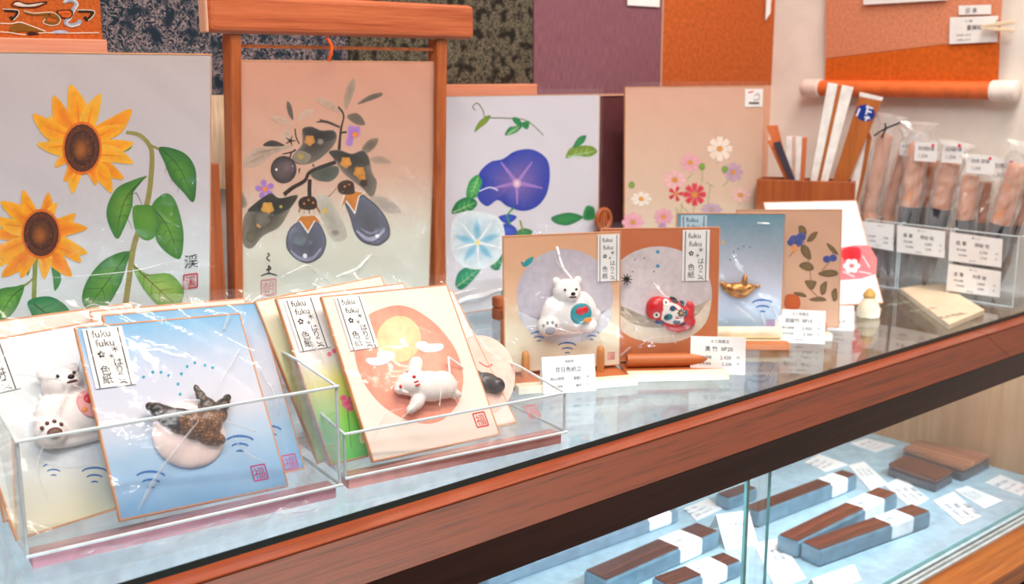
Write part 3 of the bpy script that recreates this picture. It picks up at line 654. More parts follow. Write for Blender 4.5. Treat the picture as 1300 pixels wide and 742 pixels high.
pn.blob(B((20, 60), (45, 80), (60, 130), (40, 150), (10, 150)), (130, 118, 106), (170, 154, 140), 4)
pn.blob(B((36, 230), (60, 170), (120, 110), (190, 68), (240, 95), (340, 78), (300, 152), (240, 252), (150, 302), (85, 372), (38, 345)), (66, 62, 54), (128, 122, 108), 5)
pn.blob(B((60, 165), (120, 110), (190, 68), (240, 95), (338, 80), (295, 150), (210, 190), (110, 170)), (36, 36, 34), (64, 60, 54), 4)
for x, y, r, cc in ((172, 150, 34, (224, 164, 70)), (128, 242, 18, (206, 160, 96)), (246, 142, 9, (176, 172, 70)), (145, 210, 40, (120, 112, 100)), (80, 310, 30, (110, 106, 82))):
    (q,) = B((x, y)); pn.blob([(q[0]+r*.229*(1+.12*math.sin(5*a))*math.cos(a), q[1]+r*.229*(1+.12*math.sin(5*a))*math.sin(a)) for a in [i*.3142 for i in range(20)]], cc, tuple(v*.86 for v in cc), 2)
# the two long fruits
OU = (54, 54, 60)
f1 = B((388, 215), (450, 225), (488, 290), (498, 345), (476, 410), (430, 446), (385, 455), (330, 432), (286, 385), (275, 335), (290, 275), (330, 232))
pn.blob(f1, OU, OU, 5); pn.blob([(388.8+(x-388.8)*.95, y*.95+.05*307.5) if 0 else (389+(x-389)*.955, 307+(y-307)*.955) for x, y in f1], (86, 88, 98), (104, 108, 128), 5)
pn.stroke(B((300, 385), (350, 428), (420, 428), (470, 372)), [2, 5, 2], (150, 152, 176)); pn.oval(*B((380, 415))[0], 2.6, 3, (236, 238, 244)); pn.blob(B((310, 300), (380, 285), (400, 340), (330, 370)), (92, 100, 104), (88, 92, 104))
f2 = B((600, 118), (640, 150), (690, 78), (725, 92), (800, 160), (845, 240), (848, 310), (795, 355), (745, 354), (695, 335), (655, 285), (630, 200))
pn.blob(f2, OU, OU, 5); pn.blob([(464+(x-464)*.95, 282+(y-282)*.95) for x, y in f2], (90, 92, 100), (100, 104, 122), 5)
pn.stroke(B((665, 275), (725, 320), (780, 310), (822, 265)), [2, 5, 2], (168, 168, 192)); pn.stroke(B((690, 262), (740, 290), (785, 272)), [1, 3, 1], (136, 138, 158)); pn.oval(*B((780, 305))[0], 2.4, 2.4, (240, 240, 246))
for sh in (B((318, 232), (350, 195), (440, 190), (486, 240), (436, 222), (396, 292), (350, 224)), B((570, 155), (598, 75), (650, 50), (716, 64), (682, 84), (657, 186), (606, 112))):
    pn.poly(sh, (240, 234, 226), 0); m = (sum(x for x, y in sh)/7, sum(y for x, y in sh)/7); pn.poly([(m[0]+(x-m[0])*.86, m[1]+(y-m[1])*.86-1) for x, y in sh], (202, 124, 50), 0)
for i, (x, y) in enumerate(((345, 165), (375, 175), (405, 172), (440, 175), (465, 168))): pn.stroke([B((390+(x-390)*.5, 110))[0], B((x, y+10))[0]], [3.5, 1.5], (214, 176, 160) if i % 2 else (150, 108, 76))
pn.blob(B((345, 110), (370, 88), (420, 84), (445, 110), (440, 150), (395, 160), (350, 148)), (44, 28, 20), (60, 40, 28), 4)
pn.blob(B((562, 20), (600, -5), (645, 5), (655, 45), (650, 70), (600, 75), (568, 60)), (48, 30, 22), (70, 46, 32), 4)
for q in B((400, 105), (425, 120), (375, 125), (600, 30), (625, 20)): pn.oval(*q, 1.4, 1.4, (196, 120, 60))
pn.stroke(B((172, 398), (182, 410), (168, 428), (186, 444)), 1.4, (44, 40, 40)); pn.stroke(B((165, 492), (190, 488), (178, 470), (180, 512)), 1.5, (44, 40, 40)); pn.stroke(B((134, 526), (180, 512), (226, 524)), [1, 1.8, 1], (44, 40, 40)); stamp(pn, *B((178, 590))[0], 18, (218, 150, 156), '朝')
pn.build('eggplant_painting', c.root)
sleeve(c, mx=.0005, top=.002, creases=((((310, 385), (340, 380), (375, 384), (405, 392)), 5), (((355, 352), (385, 336), (400, 346), (425, 362)), 3), (((425, 352), (450, 340), (470, 322)), 5), (((400, 352), (395, 370), (415, 392)), 6), (((312, 388), (330, 376), (350, 388)), 4)), seed=5)
# the stand
yb_, yt_ = 1.017, .993          # the frame tips forward a little: front face at the foot and at the beam
E0 = Vector((c.p.x, yb_, 0)); st = empty('frame_stand', E0); tag(st, 'wooden hanging stand with a thick top beam holding the eggplant card', 'stand')
ys = yt_
def sp(px, py, y=yt_): q = ony(px, py, y); return (q.x-E0.x, q.z)
dyt = yt_-yb_; zt = sp(299, 43)[1]; inner = []
for (ta, tb), (ba, bb), pyb in (((292, 306.5), (297, 306.8), 392), ((555, 568), (551.5, 563.5), 372)):
    x0, x1 = sp(ta, 44)[0], sp(tb, 44)[0]; u0, zb_ = sp(ba, pyb, yb_); u1 = sp(bb, pyb, yb_)[0]
    k_ = (zt-.0165)/(zt-zb_); f0, f1 = x0+(u0-x0)*k_, x1+(u1-x1)*k_
    MB().add([(f0, 0, .0165), (f1, 0, .0165), (f1, .018, .0165), (f0, .018, .0165), (x0, dyt, zt), (x1, dyt, zt), (x1, dyt+.018, zt), (x0, dyt+.018, zt)], [(3, 2, 1, 0), (4, 5, 6, 7), (0, 1, 5, 4), (1, 2, 6, 5), (2, 3, 7, 6), (3, 0, 4, 7)], STANDW).build('upright', st, .0012)
    MB().box(f0-.006, f1+.006, -.035, .050, .0003, .016, STANDW).build('foot', st, .0015); inner += [x0, x1]
xl1, xr0 = inner[1], inner[2]
xb0, zb0 = sp(266, 42, yt_-.007); xb1, zb1 = sp(603, 7, yt_-.007)
MB().box(xb0+.0002, xb1, dyt-.007, dyt+.009, zt+.0004, zb1, STANDX).build('top_beam', st, .006, 3)
MB().box(xb0-.003, xb0, dyt-.007, dyt+.009, zt+.0004, zb1, PINKB).build('beam_end_cap', st, .004)
MB().box(xl1+.0002, xr0-.0002, dyt+.006, dyt+.012, sp(0, 55)[1], sp(0, 50)[1], STANDW).build('cross_rail', st)
MB().box(xl1+.004, xr0-.006, .002, .016, .0325, .0385, STANDW).build('bottom_rail', st)
zb0 = zt
CORD = plain('orange_cord', (236, 92, 22), .7, .2)
x0, zc = sp(378, 3); x1, _ = sp(490, 6); zc = zb1+.003; d0 = dyt+.004
MB().tube([(x0, .0, zc+.004), (x0+.02, -.002, zc-.0005), (x0+.05, .0, zc+.0005), (x1-.04, -.002, zc+.0012), (x1-.01, 0, zc+.0015), (x1, .002, zc+.004)], .0022, CORD, 8).tube([(x0+.03, .004, zc+.003), (x0+.055, .002, zc+.0045), (x1-.03, .003, zc+.0045), (x1, .004, zc+.003)], .002, CORD, 8).build('silk_cord', st).location = (0, d0, 0)
xh = sp(416, 60)[0]
MB().tube([(xh, -.001, zb0-.001), (xh+.001, -.0085, sp(416, 58)[1]), (xh, -.0085, sp(416, 70)[1]), (xh-.001, -.004, sp(416, 77)[1])], .0016, CORD, 8).build('hanging_loop', st).location = (0, dyt+.002, 0)

# ---- 3. morning glories
MGM = gradpaper('morning_glory_paper', [(0, (226, 232, 238)), (.3, (216, 216, 226)), (1, (206, 202, 212))], FH)
c = card('morning_glory_card', 'large card painted with blue and white morning glories in the middle of the back row', (.9205, 1.059, .0008), -6.5, .5, 0, FW, FH, MGM, 195)
pn = P(c); M = K(.256, 590, 130)
G1, G2, G3 = (36, 146, 74), (20, 112, 64), (126, 150, 34)
pn.stroke([(604, 140), (600, 136), (606, 131), (613, 140), (617, 149), (640, 150), (668, 153), (690, 172)], [1, 1.4, 1], (110, 120, 76))
for pts, ci, co, v in ((((602, 168), (607, 156), (616, 148), (623, 147), (618, 156), (610, 162)), G3, (100, 130, 40), None), (((641, 172), (646, 162), (655, 160), (664, 158), (656, 168)), G1, G2, ((644, 171), (660, 160))), (((650, 150), (658, 150), (664, 160), (655, 158)), G1, G2, None), (((662, 156), (672, 154), (670, 164), (664, 162)), G2, G1, None),
    (((718, 201), (724, 188), (738, 185), (752, 186), (758, 193), (748, 199), (730, 198)), G3, (110, 146, 44), ((720, 199), (755, 192))), (((727, 188), (734, 175), (744, 172), (740, 182)), G1, G2, None), (((744, 262), (754, 264), (754, 278), (740, 278)), G2, G1, None), (((700, 276), (722, 270), (740, 276), (722, 286), (706, 284)), G1, G2, None),
    (((573, 271), (580, 256), (596, 250), (606, 258), (598, 268), (584, 270)), G1, G2, ((575, 270), (604, 257))), (((592, 250), (596, 230), (608, 222), (612, 236), (606, 250)), (66, 168, 84), G1, ((607, 225), (598, 250))), (((578, 362), (582, 346), (596, 338), (610, 341), (600, 356), (586, 368)), (40, 160, 116), (24, 132, 100), ((580, 364), (608, 342))), (((622, 338), (624, 310), (632, 302), (638, 318), (634, 342)), (40, 152, 92), (24, 126, 80), ((632, 305), (628, 340))), (((636, 376), (642, 356), (652, 350), (650, 370)), (96, 200, 190), (70, 180, 170), None), (((652, 298), (664, 290), (676, 294), (668, 302)), G1, G2, None)):
    leaf(pn, pts, ci, co, v, (150, 200, 140))
# open blue flower, its trumpet and a second smaller bloom
BLU, BL2 = (24, 54, 168), (44, 84, 200)
pn.blob([(606, 250), (612, 232), (608, 220), (622, 206), (638, 202), (654, 192), (676, 190), (694, 202), (698, 222), (694, 246), (682, 262), (664, 268), (644, 262), (632, 254), (618, 262)], (120, 96, 170), BLU, 5, c=(656, 232))
for a in range(5):
    an = a*1.257+.3; pn.stroke([(656, 232), (656+34*math.cos(an), 230+30*math.sin(an))], [5, 1.5], (158, 120, 196))
pn.oval(656, 233, 6, 6, (240, 220, 230), (176, 130, 190)); pn.stroke([(608, 243), (622, 238), (632, 242)], 1.2, (220, 226, 240))
pn.blob([(630, 300), (634, 288), (646, 284), (656, 292), (650, 302)], BL2, BLU, 4); pn.blob([(632, 276), (646, 272), (656, 276), (644, 284)], BL2, BLU, 4)
pn.stroke([(648, 286), (644, 274), (652, 264)], 2, G1); pn.stroke([(664, 294), (660, 280)], 2, G3)
pn.blob([(572, 300), (576, 278), (592, 268), (614, 270), (632, 276), (640, 292), (640, 316), (628, 334), (608, 342), (588, 338), (574, 322)], (178, 214, 230), (226, 238, 244), 5, c=(606, 308))
for a in range(5):
    an = a*1.257+.9; pn.blob([(606, 308), (606+16*math.cos(an-.35), 308+15*math.sin(an-.35)), (606+30*math.cos(an), 307+28*math.sin(an)), (606+16*math.cos(an+.35), 308+15*math.sin(an+.35))], (120, 188, 218), (176, 214, 232), 3); pn.stroke([(606, 308), (606+32*math.cos(an+.63), 307+29*math.sin(an+.63))], [3, 1], (246, 250, 252))
pn.oval(606, 308, 4, 4, (240, 226, 130), (236, 240, 220))
pn.build('morning_glory_painting', c.root)
sleeve(c, creases=((((568, 392), (590, 380), (615, 374), (640, 366)), 7), (((566, 376), (600, 366)), 2)), seed=8)
# its low base and the carved bracket beside it
e = empty('low_wooden_base', (1.0, 1.0, 0)); tag(e, 'low wooden base board in front of the morning glory card', 'stand')
a = onz(604, 440); b = onz(645, 440)
MB().box(-.17, -.02, -.02, .02, .0003, .016, STANDW).build('board', e, .002); MB().box(-.17, -.02, .005, .02, .0162, .030, STANDW).build('step', e, .002)
q = ony(766, 279, 1.035)
e = empty('carved_bracket', (q.x, 1.035, q.z)); tag(e, 'small round carved brown wooden bracket peeping out right of the morning glory card', 'bracket')
ring = [(.013*math.cos(a), 0, .014*math.sin(a)) for a in [i*math.pi/8 for i in range(17)]]
MB().tube(ring, .0032, STANDW, 10, False).build('ring', e)
for dx in (-.005, .0, .005): MB().tube([(dx*.6, 0, .011), (dx*1.3, 0, -.011)], .0022, STANDW, 8).build('spindle', e)
MB().box(-.011, .011, -.005, .005, .0003-q.z, -.0145, STANDW).build('stem', e)

# ---- 4. cosmos
COSM = gradpaper('cosmos_paper', [(0, (232, 222, 200)), (.45, (224, 196, 172)), (1, (212, 164, 142))], FH)  # cream foot under pink: light rising from the case painted into the tint
c = card('cosmos_card', 'large pink card painted with cosmos flowers at the right of the back row', (1.232, 1.034, .0095), -15, 1.5, 0, FW, FH, COSM, 174)
pn = P(c); D = K(.283, 770, 90)
for s_ in (((500, 380), (495, 420)), ((428, 440), (430, 500)), ((600, 570), (598, 600)), ((395, 600), (388, 650)), ((340, 590), (330, 640), (310, 615)), ((465, 510), (455, 600)), ((480, 520), (445, 500)), ((330, 600), (370, 640)), ((520, 520), (560, 480)), ((360, 490), (385, 460))): pn.stroke(D(*s_), 1.1, (166, 176, 116))
def cosmos(x, y, r, cin, cout, n=8, ctr=(236, 160, 50), flat=1., ph=0.):
    (q,) = D((x, y)); r *= .283
    for i in range(n):
        a = ph+i*2*math.pi/n; u = (math.cos(a), math.sin(a)*flat); v = (-math.sin(a), math.cos(a)*flat)
        pn.blob([(q[0]+u[0]*r*.12, q[1]+u[1]*r*.12), (q[0]+u[0]*r*.7+v[0]*r*.24, q[1]+u[1]*r*.7+v[1]*r*.24), (q[0]+u[0]*r*.97+v[0]*r*.14, q[1]+u[1]*r*.97+v[1]*r*.14), (q[0]+u[0]*r*.9, q[1]+u[1]*r*.9), (q[0]+u[0]*r*.97-v[0]*r*.14, q[1]+u[1]*r*.97-v[1]*r*.14), (q[0]+u[0]*r*.7-v[0]*r*.24, q[1]+u[1]*r*.7-v[1]*r*.24)], cin, cout, 2)
    pn.oval(q[0], q[1], r*.24, r*.22, ctr, tuple(k*.9 for k in ctr))
cosmos(508, 350, 58, (250, 226, 206), (244, 232, 222)); cosmos(375, 412, 50, (238, 178, 186), (226, 160, 176), flat=.9); cosmos(305, 490, 55, (244, 196, 194), (236, 180, 186), flat=.8); cosmos(568, 455, 46, (206, 170, 190), (190, 152, 182)); cosmos(600, 558, 50, (246, 206, 196), (240, 190, 190), flat=.7)
cosmos(155, 575, 48, (252, 240, 226), (246, 236, 226), flat=.7); cosmos(118, 680, 52, (244, 176, 190), (236, 160, 184), flat=.9); cosmos(255, 655, 45, (238, 176, 190), (228, 150, 178), flat=.9); cosmos(470, 622, 50, (206, 176, 204), (196, 166, 196), flat=.6, ctr=(200, 170, 150)); cosmos(310, 552, 36, (208, 40, 60), (216, 70, 80), 5, (240, 150, 60)); cosmos(395, 555, 54, (214, 44, 66), (226, 90, 96)); cosmos(250, 700, 20, (190, 150, 200), (170, 130, 190))
for x, y in ((428, 430), (112, 512), (530, 442)): pn.oval(*D((x, y))[0], 4, 4.4, (140, 176, 70), (104, 150, 56))
pn.build('cosmos_painting', c.root)
x0, z0 = c.uv(945, 136); x1, z1 = c.uv(968, 113)
o = MB().box(x0, x1, -.0011, -.0006, z0, z1, PAPER).build('price_sticker', c.root); pn = P(c, .0013); pn.stroke([(949, 118), (956, 116)], 1.4, (214, 80, 80)); pn.stroke([(950, 131), (963, 131)], 2.2, (80, 76, 76)); pn.stroke([(957, 122), (962, 119), (963, 126), (956, 127)], 1, (150, 140, 140)); pn.build('sticker_print', o)
sleeve(c, seed=11)
# ------------------------------------------------------------------ small cards with ornaments
MINI = 'mini art cards standing on the glass top'
def box_on(c, name, pts, mat): pass
def loc(c, px, py): return c.uv(px, py)
def kpx(c): return c.w/c.pxw
TEALP, RED_, BLU_ = (38, 150, 158), (208, 40, 44), (36, 110, 186)
CREAM = plain('cream_wood', (246, 232, 206), .5, .3)
LEDW = wood('ledge_wood', (200, 116, 66), (156, 80, 40), 0, .4, .8)
def pickstand(name, label, c, x0=-.065, x1=.065, board_=CREAM, topm=LEDW, fwd=.052, style=0):
    """low wooden stand under a card: a base board with a ledge, two pegs in front of the card"""
    yaw = math.atan2(c.r.y, c.r.x); M = Matrix.Translation((c.p.x, c.p.y, 0))@Matrix.Rotation(yaw, 4, 'Z')
    e = empty(name, M=M); tag(e, label, 'stand')
    zt = c.p.z-.0018
    MB().box(x0, x1, -fwd, -fwd+.0135, .0003, .0085, board_).build('front_batten', e, .001)
    MB().box(x0, x1, -fwd+.0138, .022, .0003, zt*.72, topm).build('base_board', e, .001)
    if style == 0:
        for x in (-.042, .037):
            MB().tube([(x, -.0085, zt*.72), (x, -.0085, .026), (x, -.0085, .030), (x, -.0085, .0312)], [.0040, .0040, .0034, .0018], PEGW).build('peg', e)
    else:
        MB().tube([(x0+.004, -.013, zt*.72+.0074), (x1-.004, -.013, zt*.72+.0074)], .0070, topm, 14).build('round_ledge', e)
    MB().box(x0, x1, .0085, .014, zt*.72+.0003, .06, topm).build('back_rest', e, .001)
    return e
PT_N = [0]
def price(name, label, pts, lines, ths=.0004, tint=PAPER):
    """small folded price card: pixel corners TL TR BR BL; it stands on its bottom edge on the glass"""
    bl, br = onz(*pts[3]), onz(*pts[2]); r = (br-bl); wd = r.length; yaw = math.degrees(math.atan2(r.y, r.x))
    mid = (bl+br)/2
    s = Sheet((mid.x, mid.y, .0005), yaw, 12, 0, name); tl = s.uv(*pts[0])[1]; tr = s.uv(*pts[1])[1]; h = (tl+tr)/2
    tag(s.root, label, 'price card', 'price cards of the mini art cards')
    MB().box(-wd/2, wd/2, 0, .0004, 0, h, tint).build('front_leaf', s.root)
    o = MB().box(-wd/2, wd/2, 0, .0004, -h*1.0, 0, tint).build('back_leaf', s.root); o.location = (0, .0008, h); o.rotation_euler = (R(24), 0, 0)
    pn = Painter(None, .0003)
    for tx, fx, fz, fs in lines: pn.text(tx, wd*(fx-.5), h*fz, h*fs, (70, 62, 62) if fs < .11 else (48, 42, 44), wmax=None)
    pn.build('lettering', s.root); return s
def eye(mb, x, y, z, r, mat, flat=.5): mb.ell((x, y, z), (r, r*flat, r), mat, 10, 6)
INK = plain('ink_black', (34, 28, 28), .35, .4); PADG = plain('pad_grey', (150, 148, 156), .6); NOSE = plain('nose_brown', (94, 60, 52), .4); REDP = plain('glaze_red', (204, 38, 44), .3); TEALM = plain('glaze_teal', (40, 140, 150), .35); ORM = plain('glaze_orange', (228, 140, 70), .35); PINKM = plain('glaze_pink', (232, 160, 160), .5)

def bear(c, cx, cz, s, belly='teal', head=(0, 0)):
    """white plaster polar bear sitting on the card (s: local metres per unit of 100 px of its drawing)"""
    u = lambda x, z: (cx+x*s/100, cz+z*s/100); k = s/100
    B_ = lambda x, d, z, rx, rd, rz, t=0: ((cx+x*k, -d*k, cz+z*k), (rx*k, rd*k, rz*k), t)
    fz = fuse('bear_body', c.root, [B_(0, 22, -8, 66, 40, 58), B_(0, 18, -38, 84, 30, 34), B_(-10, 26, 62, 47, 38, 40), B_(-4, 52, 52, 24, 22, 19), B_(-46, 28, 94, 14, 12, 15), B_(26, 28, 94, 14, 12, 15), B_(-66, 22, 0, 26, 24, 50, 24), B_(62, 22, 12, 24, 24, 50, -28), B_(88, 18, -22, 20, 20, 22), B_(-74, 30, -46, 36, 34, 34), B_(58, 24, -52, 34, 28, 26), B_(0, 12, -64, 90, 16, 20)], PLASTER, vox=.0011)
    mb = MB(); eye(mb, *((lambda a: (a[0], -63*k, a[1]))(u(-28, 72))), 4.2*k, INK); eye(mb, *((lambda a: (a[0], -63*k, a[1]))(u(10, 72))), 4.2*k, INK); mb.build('eyes', c.root)
    mb = MB(); x, z = u(-4, 60); mb.ell((x, -73*k, z), (8*k, 5*k, 6*k), INK, 12, 8); mb.ell((x, -70*k, z-11*k), (13*k, 5*k, 4*k), NOSE, 12, 8); mb.build('muzzle', c.root)
    mb = MB(); x, z = u(26, -8); mb.ell((x, -60*k, z), (36*k, 8*k, 35*k), TEALM if belly == 'teal' else PINKM, 24, 10); mb.ell((x-4*k, -66*k, z+9*k), (15*k, 5*k, 13*k), REDP); mb.ell((x+12*k, -65.5*k, z+13*k), (12*k, 5*k, 12*k), REDP); mb.ell((x+18*k, -63*k, z-20*k), (18*k, 5*k, 9*k), ORM); mb.ell((x-22*k, -63*k, z-12*k), (8*k, 4*k, 8*k), ORM if belly != 'teal' else TEALM); mb.build('belly_picture', c.root)
    mb = MB(); x, z = u(-76, -50); mb.ell((x, -62*k, z-6*k), (17*k, 5*k, 13*k), PADG if belly == 'teal' else NOSE, 14, 8)
    for a, b in ((-22, 12), (-8, 20), (8, 20), (20, 10)): mb.ell((x+a*k, -60*k, z+b*k), (5*k, 4*k, 5*k), PADG if belly == 'teal' else NOSE, 8, 6)
    mb.build('paw_pads', c.root)
RIB = plain('white_ribbon', (240, 240, 244), .5)

# -- bear card
BC = gradpaper('bear_card_paper', [(0, (240, 236, 214)), (.32, (238, 226, 198)), (.55, (226, 180, 144)), (1, (224, 168, 130))], SHT)
c = card('mini_art_card', 'mini card with a white polar bear ornament on a grey moon, on a pegged stand', (.722, .7725, .0085), -24.8, 2, 0, SWD, SHT, BC, 147, grp=MINI)
pn = P(c); pn.oval(717, 376, 61, 60, (202, 194, 202), (190, 182, 192), n=40); pn.blob([(659, 396), (690, 410), (720, 414), (750, 408), (775, 392), (772, 412), (750, 430), (717, 437), (684, 430), (664, 412)], (222, 224, 230), (210, 212, 220), 4)
for x, y, s_ in ((684, 424, 11), (720, 438, 12), (751, 423, 10)): waves(pn, x, y, s_)
pn.blob([(664, 338), (668, 330), (677, 326), (675, 333), (669, 338)], TEALP, TEALP, 3); pn.stroke([(664, 338), (662, 333), (667, 336)], 1.5, TEALP); stamp(pn, 776, 452, 8, (224, 100, 110))
pn.build('moon_painting', c.root); strip(c, .0365, .0595, .087, .1345, 0)
x, z = c.uv(720, 392); bear(c, x, z, kpx(c)*38)
mb = MB(); q = [c.uv(*p) for p in ((722, 352), (711, 338), (706, 322), (704, 312))]
for (x0, z0), (x1, z1) in zip(q, q[1:]): mb.prism([(x0-.0012, -.010, z0), (x0+.0012, -.010, z0), (x1+.0012, -.008, z1), (x1-.0012, -.008, z1)], RIB, (0, .0006, 0))
mb.build('ribbon', c.root)
x, z = c.uv(718, 395); sleeve(c, ((x, z, .03, .022),), creases=((((706, 318), (704, 328), (712, 342)), 3), (((665, 415), (690, 412), (720, 418)), 4), (((740, 415), (752, 420), (764, 432)), 3), (((730, 420), (731, 432)), 2)), seed=2)
pickstand('card_stand', 'pale wooden pegged stand holding the polar bear card upright', c, -.062, .060, fwd=.053)
# -- red fish card
FC = gradpaper('fish_card_paper', [(0, (214, 126, 78)), (.5, (206, 116, 70)), (1, (200, 112, 72))], SHT)
c = card('mini_art_card', 'orange mini card with a red patterned fish ornament on a white moon', (.8155, .7275, .0105), -35.5, 3, 0, SWD, SHT, FC, 149, grp=MINI)
pn = P(c); pn.oval(836, 374, 68, 61, (216, 206, 208), (210, 198, 200), n=40); pn.blob([(770, 380), (800, 410), (840, 416), (880, 404), (902, 380), (896, 410), (872, 430), (838, 436), (800, 428), (776, 406)], (232, 222, 206), (226, 208, 186), 4)
for x, y in ((806, 330), (818, 328), (803, 345), (830, 345)): pn.oval(x, y, 1, 1, (70, 66, 70), n=6)
for x, y in ((835, 320), (835, 338)): pn.oval(x, y, 2.4, 2.2, (40, 150, 190), n=10)
pn.build('moon_painting', c.root); strip(c, .0225, .0505, .082, .1345, 0)
k = kpx(c)/3.226; fx, fz = c.uv(849, 396)
Bf = lambda x, d, z, rx, rd, rz, t=0: ((fx+x*k, -d*k, fz+z*k), (rx*k, rd*k, rz*k), t)
WH = (236, 226, 220); RDc = (206, 30, 36)
def fcol(co):
    x, z = (co.x-fx)/k, (co.z-fz)/k
    t_ = R(24); X, Z = x*math.cos(t_)-z*math.sin(t_), x*math.sin(t_)+z*math.cos(t_)
    if (X/84)**2+(Z/56)**2 > .56: return RDc
    if x < -38+z*.15: return RDc
    if x > 52 or (x > 30 and z < -44): return RDc
    if z < -46: return (226, 120, 124)
    return WH
fuse('fish_body', c.root, [Bf(0, 20, 0, 84, 34, 56, 24), Bf(-50, 20, 22, 50, 32, 46, 24), Bf(-66, 18, 6, 34, 26, 34), Bf(76, 16, -14, 26, 18, 34, 20), Bf(84, 14, -46, 22, 14, 30, 40), Bf(86, 14, 22, 18, 14, 24, -20), Bf(40, 14, -62, 34, 14, 16, 20), Bf(10, 14, -64, 44, 14, 14, 24)], GLAZE, vox=.0010, base=fcol)
def fh(x, z):
    best = 0
    for cx_, d_, cz_, rx_, rd_, rz_, t_ in ((0, 20, 0, 84, 34, 56, 24), (-50, 20, 22, 50, 32, 46, 24), (-66, 18, 6, 34, 26, 34, 0), (76, 16, -14, 26, 18, 34, 20)):
        a = R(t_); X, Z = (x-fx)/k-cx_, (z-fz)/k-cz_; X, Z = X*math.cos(a)-Z*math.sin(a), X*math.sin(a)+Z*math.cos(a)
        q_ = 1-(X/rx_)**2-(Z/rz_)**2
        if q_ > 0: best = max(best, (d_+rd_*math.sqrt(q_))*k)
    return best
fp = Painter(lambda x, z: (fx+x*k, fz+z*k), .0004, mat=GLAZE, height=fh)
for x, z, r in ((-22, 46, 13), (-60, -6, 13)): fp.oval(x, z, r, r, (244, 238, 232), n=16); fp.oval(x-1, z+1, r*.5, r*.5, (30, 26, 30), n=12)
for x, z, w_, hh, cc, t in ((16, 52, 18, 9, (30, 30, 36), -22), (52, 36, 12, 10, (52, 90, 110), -20), (4, 22, 13, 11, (40, 70, 96), 0), (-14, -14, 18, 14, (40, 120, 130), 20), (-22, -14, 9, 9, (30, 30, 36), 0), (22, -36, 16, 9, (34, 60, 80), 0), (52, -48, 13, 8, (30, 34, 40), 20), (62, 0, 8, 14, (52, 90, 110), 0), (-42, -40, 16, 10, (60, 110, 160), 10)): fp.oval(x, z, w_, hh, cc, cc, t, 14)
fp.poly([(40+32*math.cos(R(a+45)), 2+32*math.sin(R(a+45))) for a in range(0, 360, 90)], (196, 36, 40), 0); fp.oval(40, 2, 17, 17, (244, 236, 226), n=16); fp.oval(40, 2, 12, 12, (40, 40, 46), n=16); fp.oval(40, 2, 7, 7, (200, 150, 90), n=12)
for i in range(8): fp.oval(40+14*math.cos(i*.785), 2+14*math.sin(i*.785), 4, 4, (30, 30, 34), n=8)
for i in range(5): fp.stroke([(76+i*4, 22-i*16), (96+i*2, 18-i*18)], 2.4, (150, 16, 24))
fp.build('fish_pattern', c.root)
mb = MB(); rx, rz = c.uv(794, 354)
for i in range(9):
    a = i*.7; mb.tube([(rx, -.004, rz), (rx+.006*math.cos(a), -.0065, rz+.006*math.sin(a))], [.0011, .0003], INK, 6)
mb.build('black_twig', c.root)
sleeve(c, ((fx, fz, .03, .014),), creases=((((808, 440), (826, 428), (842, 424)), 2), (((850, 424), (855, 434)), 2), (((788, 452), (800, 440)), 4)), seed=4)
pickstand('card_stand', 'orange wooden stand with a rounded ledge under the red fish card', c, -.040, .062, style=1, fwd=.046)
# -- blue golden whale card
WC = gradpaper('gold_whale_paper', [(0, (176, 208, 236)), (.3, (206, 214, 232)), (.55, (186, 190, 204)), (1, (104, 148, 166))], SHT)
c = card('mini_art_card', 'blue mini card with a golden brown whale ornament', (.9655, .7585, .0105), -41, 2, 0, SWD, SHT, WC, 142, grp=MINI)
pn = P(c); waves(pn, 968, 384, 14)
for x, y in ((937, 316), (944, 313), (952, 314), (931, 320), (927, 330)): pn.oval(x, y, .9, .9, (60, 70, 80), n=6)
pn.oval(918, 308, 2, 3, (220, 170, 110)); stamp(pn, 978, 411, 9, (206, 130, 190)); pn.build('wave_painting', c.root)
strip(c, -.0565, -.0270, .086, .1345, 0, plain('slip_bluish', (176, 204, 220), .8))
GOLD = plain('gilt_brown', (168, 116, 60), .3, .5, .35, 160, .6); k = kpx(c)/3.226*.9; fx, fz = c.uv(939, 366)
Bw = lambda x, d, z, rx, rd, rz, t=0: ((fx+x*k, -d*k, fz+z*k), (rx*k, rd*k, rz*k), t)
fuse('whale_body', c.root, [Bw(-10, 18, -8, 62, 32, 38, 8), Bw(-62, 16, 6, 26, 22, 22, -20), Bw(30, 20, 2, 40, 26, 24, -10), Bw(16, 26, 34, 15, 18, 34, 6), Bw(20, 24, 58, 10, 12, 16), Bw(66, 14, 10, 26, 10, 9, 6), Bw(86, 12, 12, 14, 7, 9), Bw(-86, 14, 22, 14, 10, 16, 20), Bw(0, 18, -34, 34, 18, 14)], GOLD, vox=.0010)
for x, y in ((38, 8),): MB().ell((fx+x*k, -45*k, fz+y*k), (4*k, 2.5*k, 4*k), INK, 8, 6).build('eye', c.root)
sleeve(c, ((fx, fz, .03, .016),), creases=((((930, 385), (945, 396), (958, 408)), 3), (((965, 396), (970, 412)), 3), (((980, 390), (988, 408)), 3), (((960, 283), (976, 284)), 3)), seed=9)
pickstand('card_stand', 'wooden stand under the blue golden whale card, pale front batten', c, -.030, .062, LEDW, CREAM, style=1, fwd=.043)
